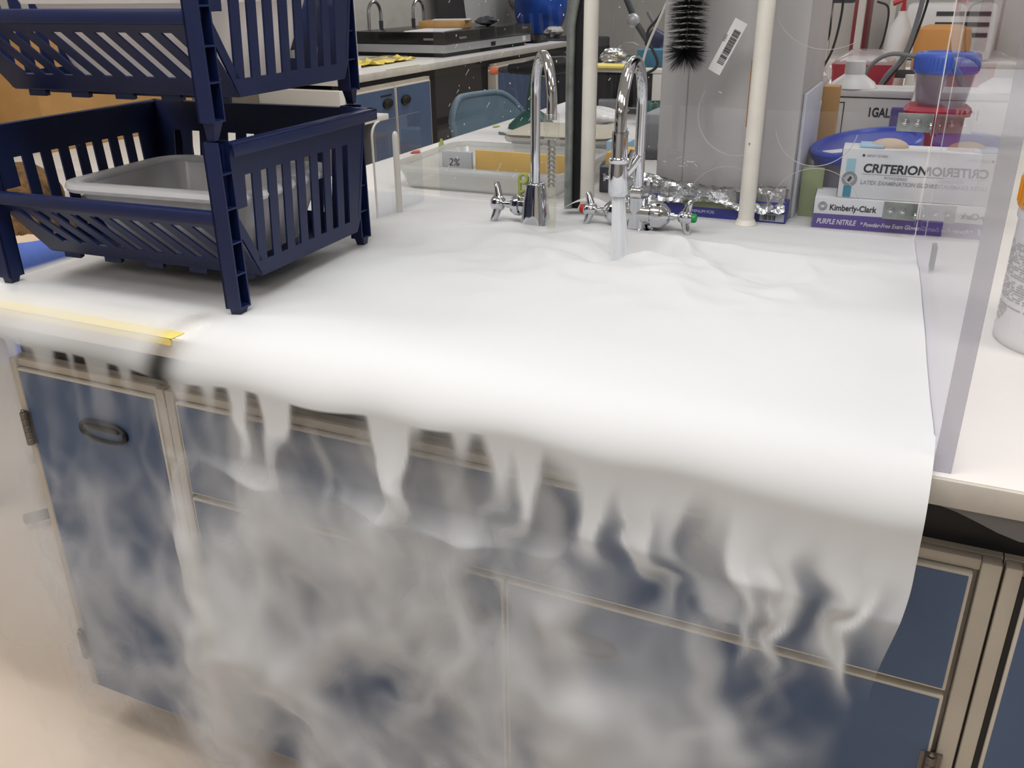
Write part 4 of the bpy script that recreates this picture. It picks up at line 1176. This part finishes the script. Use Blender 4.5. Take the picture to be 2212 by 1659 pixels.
obj('body', G().loft([rrect(.6, .30, .04, 4, 0), rrect(.64, .33, .04, 4, .065), rrect(.61, .30, .04, 4, .065), rrect(.57, .27, .03, 4, .01)]), 'black', t)
t = thing('wall_clock', 'round cream wall clock cut by the top of the frame', 'clock', (WL + .001, 9.20, 1.36))
My = Matrix.Rotation(PI / 2, 4, 'Y')
obj('case', G().lathe([(.21, 0), (.215, .02), (.20, .045), (.185, .04)], 40, M=My), 'off_white', t)
obj('face', G().lathe([(.186, .030), (.186, .034)], 40, M=My), 'paper', t)
tag(obj('switch_plate', G().bbox((WL, 9.30, 1.02), (WL + .012, 9.44, 1.14), .003), 'mid_grey'), 'grey square switch plate on the wall below the clock', 'switch')
tag(obj('paper_stack', G().bbox((-3.40, 4.62, Z0), (-3.15, 4.80, Z0 + .03), .002), 'paper'), 'white note pad on the wall worktop beside the baskets', 'paper')
t = thing('yellow_wrapper', 'yellow and clear wrapper on the wall worktop before the scanner', 'wrapper', (-3.35, 5.25, Z0))
V = []; rng = np.random.default_rng(4); F = []
for i in range(15):
    for j in range(7): V.append((-.13 + j * .04 + rng.normal() * .008, -.34 + i * .05 + rng.normal() * .008, .004 + abs(rng.normal()) * .014))
for i in range(14):
    for j in range(6): F.append((i * 7 + j, i * 7 + j + 1, i * 7 + j + 8, i * 7 + j + 7))
obj('wrapper', G().add(V, F), 'yellow_tape', t, angle=10)
obj('printed_bag', G().bbox((-.12, .02, .02), (.06, .34, .028), .003), 'bag_clear', t)

# ------------------------------------------------------------------ tables, cartons and the seated person at left
for k, (y0, y1, lab) in enumerate(((.6, 2.418, 'white table nearer the camera, left of the baskets'), (2.424, 4.22, 'white table farther along the left wall, with the cardboard cartons'))):
    t = thing('white_table', lab, 'table', (0, 0, 0), 0, 'white tables on the left')
    obj('tabletop', G().bbox((WL + .02, y0, .73), (-2.62, y1, .76), .003), 'worktop', t)
    for x in (WL + .1, -2.70):
        for y in (y0 + .08, y1 - .08): obj('leg', G().bbox((x - .025, y - .025, 0), (x + .025, y + .025, .73), .004), 'mid_grey', t)
def carton(label, loc, w, d, h, txt=None):
    t = thing('cardboard_carton', label, 'box', loc, 0, 'cardboard cartons on the white table')
    obj('carton', G().bbox((0, 0, 0), (w, d, h), .004), 'cardboard', t)
    obj('flap_seam', G().box((w * .2, d * .5 - .02, h), (w * .8, d * .5 + .02, h + .001)), 'cardboard_dark', t)
    if txt:
        R_ = Matrix.Translation((w + .0006, .14, .055)) @ Matrix.Rotation(PI / 2, 4, 'Z') @ FRONT
        text(t, 'lettering', txt, .085, 'ink', R_, bold=.002)
        g = G().box((w - .001, .32, .050), (w + .0008, .78, .0525)); g.box((w - .001, .32, .093), (w + .0008, .78, .0955))
        obj('printed_line', g, 'cardboard_dark', t)
    return t
carton('cardboard carton printed TEN seen through the lower basket slots', (-3.85, 2.66, .7602), .55, .86, .44, 'TEN')
carton('plain cardboard carton behind the printed one at the far left', (-4.06, 2.20, .7602), .19, .44, .40)

# person seated on a stool, bent towards the table
t = thing('lab_stool', 'low black stool under the person in blue', 'stool', (-1.93, 1.52, 0))
obj('seat', G().lathe([(.16, .285), (.17, .295), (.17, .325), (.15, .335)], 28), 'black', t)
obj('column', G().lathe([(.03, .06), (.03, .285)], 14), 'chrome_dull', t)
for k in range(5):
    a = 2 * PI * k / 5
    obj('leg', G().tube([(0, 0, .07), (.24 * math.cos(a), .24 * math.sin(a), .03)], .016, 8), 'black', t)
def skin_body():
    J = {'pel': (-1.95, 1.52, .47), 'waist': (-2.00, 1.535, .56), 'chest': (-2.07, 1.555, .68), 'upch': (-2.11, 1.57, .745), 'neck': (-2.135, 1.585, .79), 'skull0': (-2.155, 1.60, .83), 'skull1': (-2.165, 1.61, .87), 'skull2': (-2.155, 1.61, .91)}
    R = {'pel': .135, 'waist': .12, 'chest': .135, 'upch': .10, 'neck': .052, 'skull0': .07, 'skull1': .088, 'skull2': .075}
    E_ = [('pel', 'waist'), ('waist', 'chest'), ('chest', 'upch'), ('upch', 'neck'), ('neck', 'skull0'), ('skull0', 'skull1'), ('skull1', 'skull2')]
    for s_, n_ in ((-1, 'R'), (1, 'L')):
        o_y = s_ * .17
        pts = [('sh', (-2.09, 1.565 + o_y, .735), .065), ('el', (-2.22, 1.575 + s_ * .22, .60), .048), ('mid', (-2.34, 1.58 + s_ * .20, .665), .042), ('wr', (-2.46, 1.585 + s_ * .16, .735), .030), ('palm', (-2.52, 1.585 + s_ * .15, .775), .032)]
        prev = 'chest' if False else 'upch'
        for a, p, r in pts:
            J[a + n_] = p; R[a + n_] = r; E_.append((prev, a + n_)); prev = a + n_
        for q in range(5):
            sp = (q - 2) * .016
            base = (-2.555, 1.585 + s_ * .15 + sp, .782) if q else (-2.53, 1.585 + s_ * .15 - s_ * .03, .785)
            tip_ = (-2.605 - (.008 if q == 2 else 0), 1.585 + s_ * .15 + sp * 1.3, .772) if q else (-2.555, 1.585 + s_ * .15 - s_ * .062, .782)
            J['f%d%s' % (q, n_)] = base; R['f%d%s' % (q, n_)] = .0095; E_.append(('palm' + n_, 'f%d%s' % (q, n_)))
            J['t%d%s' % (q, n_)] = tip_; R['t%d%s' % (q, n_)] = .0078; E_.append(('f%d%s' % (q, n_), 't%d%s' % (q, n_)))
        leg = [('hip', (-1.98, 1.52 + s_ * .09, .47), .098), ('knee', (-2.37, 1.53 + s_ * .14, .50), .062), ('calf', (-2.36, 1.53 + s_ * .14, .34), .060), ('ank', (-2.32, 1.53 + s_ * .14, .09), .040), ('heel', (-2.30, 1.53 + s_ * .14, .055), .042), ('toe', (-2.48, 1.53 + s_ * .15, .035), .033)]
        prev = 'pel'
        for a, p, r in leg:
            J[a + n_] = p; R[a + n_] = r; E_.append((prev, a + n_)); prev = a + n_
    ks = list(J); me = bpy.data.meshes.new('body')
    me.from_pydata([J[k] for k in ks], [(ks.index(a), ks.index(b)) for a, b in E_], [])
    o = bpy.data.objects.new('body', me); COL.objects.link(o)
    md = o.modifiers.new('skin', 'SKIN'); md.use_smooth_shade = True
    sv = me.skin_vertices[0].data
    for i, k in enumerate(ks):
        sv[i].radius = (R[k], R[k]); sv[i].use_root = (k == 'pel')
    o.modifiers.new('sub', 'SUBSURF').levels = 2
    dg = bpy.context.evaluated_depsgraph_get(); dg.update()
    m2 = bpy.data.meshes.new_from_object(o.evaluated_get(dg))
    bpy.data.objects.remove(o)
    m2.materials.clear()
    for m in ('blue_cloth', 'beige_skin', 'dark_grey', 'white_plastic'): m2.materials.append(MATS[m])
    for p in m2.polygons:
        c = p.center; mi = 0
        if c.z > .795 or (c.x < -2.30 and c.z > .60): mi = 1
        elif c.z < .52 and c.x > -2.30 and c.z > .5: mi = 0
        if c.z < .53 and not mi: mi = 2
        if c.z < .095: mi = 3
        p.material_index = mi; p.use_smooth = True
    return m2
per = thing('person', 'person with shoulder length brown hair in a light blue shirt, bent over, behind the baskets', 'person')
b = obj('body', skin_body(), None, per)
hs = G(); rng = np.random.default_rng(17)
hs.add(*[(lambda g_: (g_.v, g_.f))(blob((-2.148, 1.612, .885), .108, .104, .085, 41, 28, 16, .03))][0])
for k in range(420):
    a = rng.uniform(-1.9, 1.9); hx, hy = math.cos(a) * .092, math.sin(a) * .098
    L_ = rng.uniform(.10, .17); c0 = Vector((-2.148 + hx * .9, 1.612 + hy * .9, .90)); 
    c1 = Vector((-2.140 + hx * 1.12, 1.612 + hy * 1.12, .83)); c2 = Vector((-2.125 + hx * 1.15 + rng.normal() * .012, 1.605 + hy * 1.12 + rng.normal() * .012, .90 - L_))
    hs.tube([c0, c1, c2], [.010, .011, .003], 4, cap=False)
hr = obj('hair', hs, 'brown_fuzz', per, angle=70)
g = G()
for s_ in (-1, 1): g.sphere((-2.252, 1.61 + s_ * .032, .875), .011, 10, 8)
obj('eye', g, 'white_plastic', per)
obj('nose', G().loft([[(-2.245, 1.61 + .012 * math.cos(q), .86 + .022 * math.sin(q)) for q in [2 * PI * k / 10 for k in range(10)]], [(-2.272, 1.61 + .006 * math.cos(q), .852 + .006 * math.sin(q)) for q in [2 * PI * k / 10 for k in range(10)]]]), 'beige_skin', per)
g = G().bbox((-2.246, 1.588, .828), (-2.234, 1.632, .836), .003)
obj('mouth', g, 'red_dark', per)

# ------------------------------------------------------------------ fog
def gfield(rng, nz, nx, dx, sx, sz=None):
    """smooth random field with correlation lengths sx, sz (metres)"""
    sz = sz or sx
    k = np.fft.rfft2(rng.normal(size=(nz, nx)))
    fx = np.fft.rfftfreq(nx)[None, :] * sx / dx; fz = np.fft.fftfreq(nz)[:, None] * sz / dx
    r2 = fx * fx + fz * fz
    o = np.fft.irfft2(k * np.exp(-9 * r2) * (1 - np.exp(-60 * r2)), s=(nz, nx))
    return (o / o.std()).astype(np.float32)


def bsamp(f, x, z):
    nz, nx = f.shape
    z = np.clip(z, 0, nz - 1.001); x = np.clip(x, 0, nx - 1.001)
    i0 = z.astype(np.int32); j0 = x.astype(np.int32); fz = z - i0; fx = x - j0
    fl = f.ravel(); b = i0 * nx + j0
    return (fl[b] * (1 - fx) + fl[b + 1] * fx) * (1 - fz) + (fl[b + nx] * (1 - fx) + fl[b + nx + 1] * fx) * fz


def backtrace(rng, nx, nz, dx, amp, scales):
    """carry every cell back through layered swirling flows"""
    x, z = np.meshgrid(np.arange(nx, dtype=np.float32), np.arange(nz, dtype=np.float32))
    for sc, st, n in scales:
        gz, gx = np.gradient(gfield(rng, nz, nx, dx, sc)); L = sc / dx
        u = gz * L * .35; w = -gx * L * .35
        for i in range(n):
            a = bsamp(amp, x, z) * st / dx
            du = bsamp(u, x, z); dw = bsamp(w, x, z)
            x = x - a * du; z = z - a * dw
    return x, z


FX0, FX1 = -1.42, 0.16
SWIRL = ((.022, .0014, 4), (.05, .0030, 7), (.12, .0080, 7), (.24, .0120, 5))


def sstep(a, b, x):
    t = np.clip((x - a) / (b - a), 0, 1)
    return t * t * (3 - 2 * t)


def billow_layer(nx, nz, dx, seed, dens):
    """density of one depth layer of the falling fog; row 0 is the worktop height"""
    rng = np.random.default_rng(seed)
    X, Z = np.meshgrid(np.arange(nx, dtype=np.float32), np.arange(nz, dtype=np.float32))
    zz = Z * dx; wx = FX0 + X * dx
    amp = np.clip((zz - .015) / .16, 0, 1).astype(np.float32)
    x, z = backtrace(rng, nx, nz, dx, amp, SWIRL)
    fin = gfield(rng, nz, nx, dx, .035, .5) + .6 * gfield(rng, nz, nx, dx, .016, .4)
    f0 = bsamp(fin, x, np.full_like(z, nz * .3))
    streak = np.clip(f0 - .35, 0, 2) * np.exp(-(z * dx) / .22) * .9
    big = bsamp(gfield(rng, nz, nx, dx, .16, .2), x, z); med = bsamp(gfield(rng, nz, nx, dx, .075, .09), x, z); sm = bsamp(gfield(rng, nz, nx, dx, .035), x, z)
    bil = np.clip(.74 + .52 * big + .34 * (1.15 - 1.45 * np.abs(med)) + .15 * (1 - 1.5 * np.abs(sm)), 0, 2.4)
    ramp = np.clip((zz - .02) / .09, 0, 1)
    xw = FX0 + x * dx
    # where the fog pours: thin over the narrow cabinet, none past the right posts
    cov = .50 + .52 * sstep(-1.06, -.80, xw)
    cov = cov * (1 - sstep(-.02, .10, xw + .10 * sstep(.1, .7, z * dx) * 0 + .05 * np.sin(9 * z * dx)))
    cov = cov * (.78 + .50 * sstep(.12, .50, z * dx))
    edge = sstep(-1.375, -1.325, wx + .012 * np.sin(14 * zz))
    d = (streak * np.clip(cov * 1.2, 0, 1) + ramp * bil * .62 * cov) * edge * dens
    d *= 1 - sstep(.74, .80, zz) * .3
    return np.clip(smooth2(d, 1.6), 0, 3).astype(np.float32)


def grid_mesh(name, co, A, cut=.01, uvmat=None):
    rows, nx = A.shape
    me = bpy.data.meshes.new(name)
    i = np.arange(rows - 1)[:, None] * nx + np.arange(nx - 1)[None, :]
    fc = np.stack([i, i + nx, i + nx + 1, i + 1], -1).reshape(-1, 4)
    fc = fc[A.ravel()[fc].max(1) > cut]
    used = np.unique(fc); remap = np.zeros(rows * nx, np.int64); remap[used] = np.arange(len(used)); fc = remap[fc]
    me.vertices.add(len(used)); me.vertices.foreach_set('co', co.reshape(-1, 3)[used].astype(np.float32).ravel())
    me.loops.add(len(fc) * 4); me.loops.foreach_set('vertex_index', fc.astype(np.int32).ravel())
    me.polygons.add(len(fc)); me.polygons.foreach_set('loop_start', np.arange(len(fc), dtype=np.int32) * 4)
    me.polygons.foreach_set('use_smooth', np.ones(len(fc), bool))
    me.update(calc_edges=True)
    at = me.attributes.new('cover', 'FLOAT', 'POINT'); at.data.foreach_set('value', np.clip(A, 0, 1).astype(np.float32).ravel()[used])
    return me


def fog_mat(name, col, transl):
    m = bpy.data.materials.new(name); m.use_nodes = True
    nt = m.node_tree; nt.nodes.clear()
    out = nt.nodes.new('ShaderNodeOutputMaterial')
    df = nt.nodes.new('ShaderNodeBsdfDiffuse'); df.inputs[0].default_value = (*col, 1)
    tl = nt.nodes.new('ShaderNodeBsdfTranslucent'); tl.inputs[0].default_value = (*col, 1)
    m1 = nt.nodes.new('ShaderNodeMixShader'); m1.inputs[0].default_value = transl
    nt.links.new(df.outputs[0], m1.inputs[1]); nt.links.new(tl.outputs[0], m1.inputs[2])
    tr = nt.nodes.new('ShaderNodeBsdfTransparent')
    aa = nt.nodes.new('ShaderNodeAttribute'); aa.attribute_name = 'cover'
    m2 = nt.nodes.new('ShaderNodeMixShader')
    nt.links.new(aa.outputs['Fac'], m2.inputs[0]); nt.links.new(tr.outputs[0], m2.inputs[1]); nt.links.new(m1.outputs[0], m2.inputs[2])
    nt.links.new(m2.outputs[0], out.inputs['Surface'])
    return m


def smooth2(a, sig):
    """gaussian blur by fft, edges mirrored"""
    b = np.concatenate([a, a[::-1]], 0); b = np.concatenate([b, b[:, ::-1]], 1)
    fx = np.fft.rfftfreq(b.shape[1])[None, :]; fz = np.fft.fftfreq(b.shape[0])[:, None]
    o = np.fft.irfft2(np.fft.rfft2(b) * np.exp(-2 * (PI * sig) ** 2 * (fx * fx + fz * fz)), s=b.shape)
    return o[:a.shape[0], :a.shape[1]]


def falling_fog():
    """the fog that has poured over the edge: billowing, swelling veils one behind the other"""
    dx = .0030
    nx = int((FX1 - FX0) / dx); nz = int(.88 / dx)
    m = fog_mat('falling_fog', (.93, .935, .94), .42)
    root = thing('falling_fog', 'white fog billowing down in front of the blue cabinet doors', 'fog'); root['kind'] = 'stuff'
    xs = FX0 + np.arange(nx) * dx; dz = np.arange(nz) * dx
    gx, gz = np.meshgrid(xs, dz)
    for k, (seed, yc, swell, kk) in enumerate(((1, .914, .022, 1.45), (2, .892, .034, 1.35), (3, .832, .042, 1.25))):
        d = billow_layer(nx, nz, dx, seed, 1.0)
        h = smooth2(d, 3.2); h2 = smooth2(d, 9.0)
        rng = np.random.default_rng(90 + k)
        wav = gfield(rng, nz, nx, dx, .25) * .008
        co = np.zeros((nz, nx, 3))
        co[..., 0] = gx; co[..., 2] = Z0 - .012 - gz
        co[..., 1] = yc - .045 * gz + wav - swell * (.45 * h + .75 * h2)
        co[..., 1] = np.minimum(co[..., 1], .917)
        if k < 2:      # stay behind the curtain while it hangs
            top = 1 - sstep(.16, .27, gz)
            co[..., 1] = np.maximum(co[..., 1], (.884 + .010 * (1 - k)) * top + .70 * (1 - top))
        A = 1 - np.exp(-kk * np.clip(d - .17, 0, 9) ** 1.6)
        A = A * sstep(.035, .12, gz) * (1 if k < 2 else sstep(.05, .20, gz))
        me = grid_mesh('veil', co, A, .012); me.materials.append(m)
        o = bpy.data.objects.new('veil', me); COL.objects.link(o); o.parent = root; o['kind'] = 'stuff'
    # smoother fog sliding off the open left end
    nx2, nz2 = 150, 200; dx2 = .0045
    rng = np.random.default_rng(55)
    gx, gz = np.meshgrid(-1.335 - np.arange(nx2) * dx2, np.arange(nz2) * dx2)
    n1 = gfield(rng, nz2, nx2, dx2, .30, .45); n2 = gfield(rng, nz2, nx2, dx2, .10, .22)
    co = np.zeros((nz2, nx2, 3)); co[..., 0] = gx; co[..., 1] = .935 + .02 * n1 + .004 * n2 + .05 * sstep(-1.40, -1.9, gx); co[..., 2] = Z0 + .004 - gz
    A = (.80 + .10 * n1 + .05 * n2) * sstep(-1.345, -1.40, gx) * sstep(0, .12, gz + (gx + 1.43) * .35) * (1 - sstep(-1.60, -1.98, gx)) * (1 - sstep(.55, .88, gz + .05 * n1))
    me = grid_mesh('veil', co, np.clip(A, 0, 1), .012); me.materials.append(m)
    o = bpy.data.objects.new('veil', me); COL.objects.link(o); o.parent = root; o['kind'] = 'stuff'
    return root


def fog_blanket():
    dx = .004
    X0, X1 = -1.44, .0598
    nx = int((X1 - X0) / dx) + 1
    rng = np.random.default_rng(21)
    yb, yf = 1.90, .954
    ny = int((yb - yf) / dx); nq = 22; nd = 62
    rows = ny + nq + nd
    xs = np.linspace(X0, X1, nx)
    ty = np.linspace(yb, yf, ny)
    H1 = gfield(rng, ny, nx, dx, .065, .055); H2 = gfield(rng, ny, nx, dx, .18, .07); H3 = gfield(rng, ny, nx, dx, .034, .026)
    gx, gy = np.meshgrid(xs, ty)
    boil = np.exp(-(((gx + .42) / .33) ** 2 + ((gy - 1.52) / .24) ** 2))
    h = .020 + .0045 * H2 * (.45 + boil) + boil * (.012 + .0075 * (1.0 - 1.4 * np.abs(H1)) + .0042 * H3 + .0016 * gfield(rng, ny, nx, dx, .018))
    h *= (.45 + .55 * sstep(-1.02, -.78, gx)) * (1 - .62 * sstep(1.58, 1.69, gy))
    h = h - .022 * np.exp(-(((gx + .468) / .035) ** 2 + ((gy - 1.475) / .035) ** 2))
    h = np.clip(h - .012 * sstep(1.70, 1.88, gy), .004, 1)
    h = np.maximum(h, .014 * sstep(1.10, .98, gy))
    # thinner to the left, torn along the very left front
    tl = sstep(-1.0, -.72, gx - .12 * (gy - 1.0) + .02 * H2)
    al = .72 + .28 * tl + .08 * H2 * (1 - tl)
    hole = np.exp(-((gx + .945) / .030) ** 2 - ((gy - .945) / .04) ** 2)
    al = al - .75 * hole - .12 * sstep(-.95, -1.02, gx) * sstep(1.0, .95, gy) * (1 + .6 * H1)
    al *= sstep(X0, X0 + .03, gx)
    al *= 1 - .85 * sstep(1.865, 1.898, gy)
    co = np.zeros((rows, nx, 3)); A = np.zeros((rows, nx))
    gx = X0 + (gx - X0) * ((.0598 - .0507 * (gy - .914) - X0) / (X1 - X0))      # the side sheet stands slightly askew
    co[:ny, :, 0] = gx; co[:ny, :, 1] = gy; co[:ny, :, 2] = Z0 + h; A[:ny] = al
    # round over the worktop edge, then the hanging curtain
    he = h[-1]
    nzx = gfield(rng, 8, nx, dx, .11, 3.)[3]; nzy = gfield(rng, 8, nx, dx, .07, 3.)[3]
    dv = .036 + .003 * nzx + .002 * nzy; dh = .094 + .003 * nzy
    for k in range(nq):
        a = (k + 1) / nq * PI / 2
        co[ny + k, :, 0] = xs; co[ny + k, :, 1] = yf - dh * np.sin(a); co[ny + k, :, 2] = Z0 - dv + (he + dv) * np.cos(a)
        A[ny + k] = al[-1]
    # curtain with fingers
    nzc = nd
    amp = np.clip((np.arange(nzc) * dx - .02) / .10, 0, 1)[:, None].repeat(nx, 1).astype(np.float32)
    x, z = backtrace(rng, nx, nzc, dx, amp, ((.028, .0026, 8), (.07, .0048, 7)))
    f0 = bsamp(gfield(rng, nzc, nx, dx, .028, .6) + .7 * gfield(rng, nzc, nx, dx, .015, .5), x, np.full_like(z, nzc * .4))
    xw = X0 + x * dx; zd = z * dx
    lw = bsamp(gfield(rng, nzc, nx, dx, .10, .8), x, np.full_like(z, nzc * .4))
    base = .004 + .014 * sstep(-.92, -.80, xw) + .058 * sstep(-.45, -.25, xw) + .055 * sstep(-.20, -.02, xw)
    Lc = base + (.022 + .016 * sstep(-.9, -.5, xw)) * np.tanh(1.3 * f0) * (1 + .35 * np.clip(lw, -1, 1.5))
    al2 = 1 / (1 + np.exp(np.clip((zd - Lc) / (.007 + .17 * np.clip(zd, 0, .12)), -30, 30)))
    tail = np.clip(f0 - .45, 0, 1.2) * np.exp(-np.clip(zd - Lc, 0, 1) / .05) * sstep(-.95, -.8, xw)
    al2 = np.clip(al2 + .8 * tail, 0, 1) * al[-1][None, :] * (1 - sstep(.17, .245, np.arange(nzc)[:, None] * dx))
    bulge = .010 * bsamp(gfield(rng, nzc, nx, dx, .03, .4), x, np.full_like(z, nzc * .4))
    for k in range(nd):
        co[ny + nq + k, :, 0] = xs - .02 * sstep(-.02, .058, xs) * sstep(.05, .2, k * dx)
        co[ny + nq + k, :, 1] = yf - dh - (.006 + .45 * np.abs(bulge[k])) * min(1, k / 24) ** 2 - .04 * k * dx * min(1, k / 24)
        co[ny + nq + k, :, 2] = Z0 - dv - (k + 1) * dx
        A[ny + nq + k] = al2[k]
    me = grid_mesh('fog_blanket', co, A, .01)
    me.materials.append(fog_mat('fog_blanket', (.90, .91, .92), .3))
    o = bpy.data.objects.new('fog_blanket', me); COL.objects.link(o)
    tag(o, 'thick white fog blanket covering the worktop and pouring over its front edge', 'fog'); o['kind'] = 'stuff'
    return o


fog_blanket()
falling_fog()
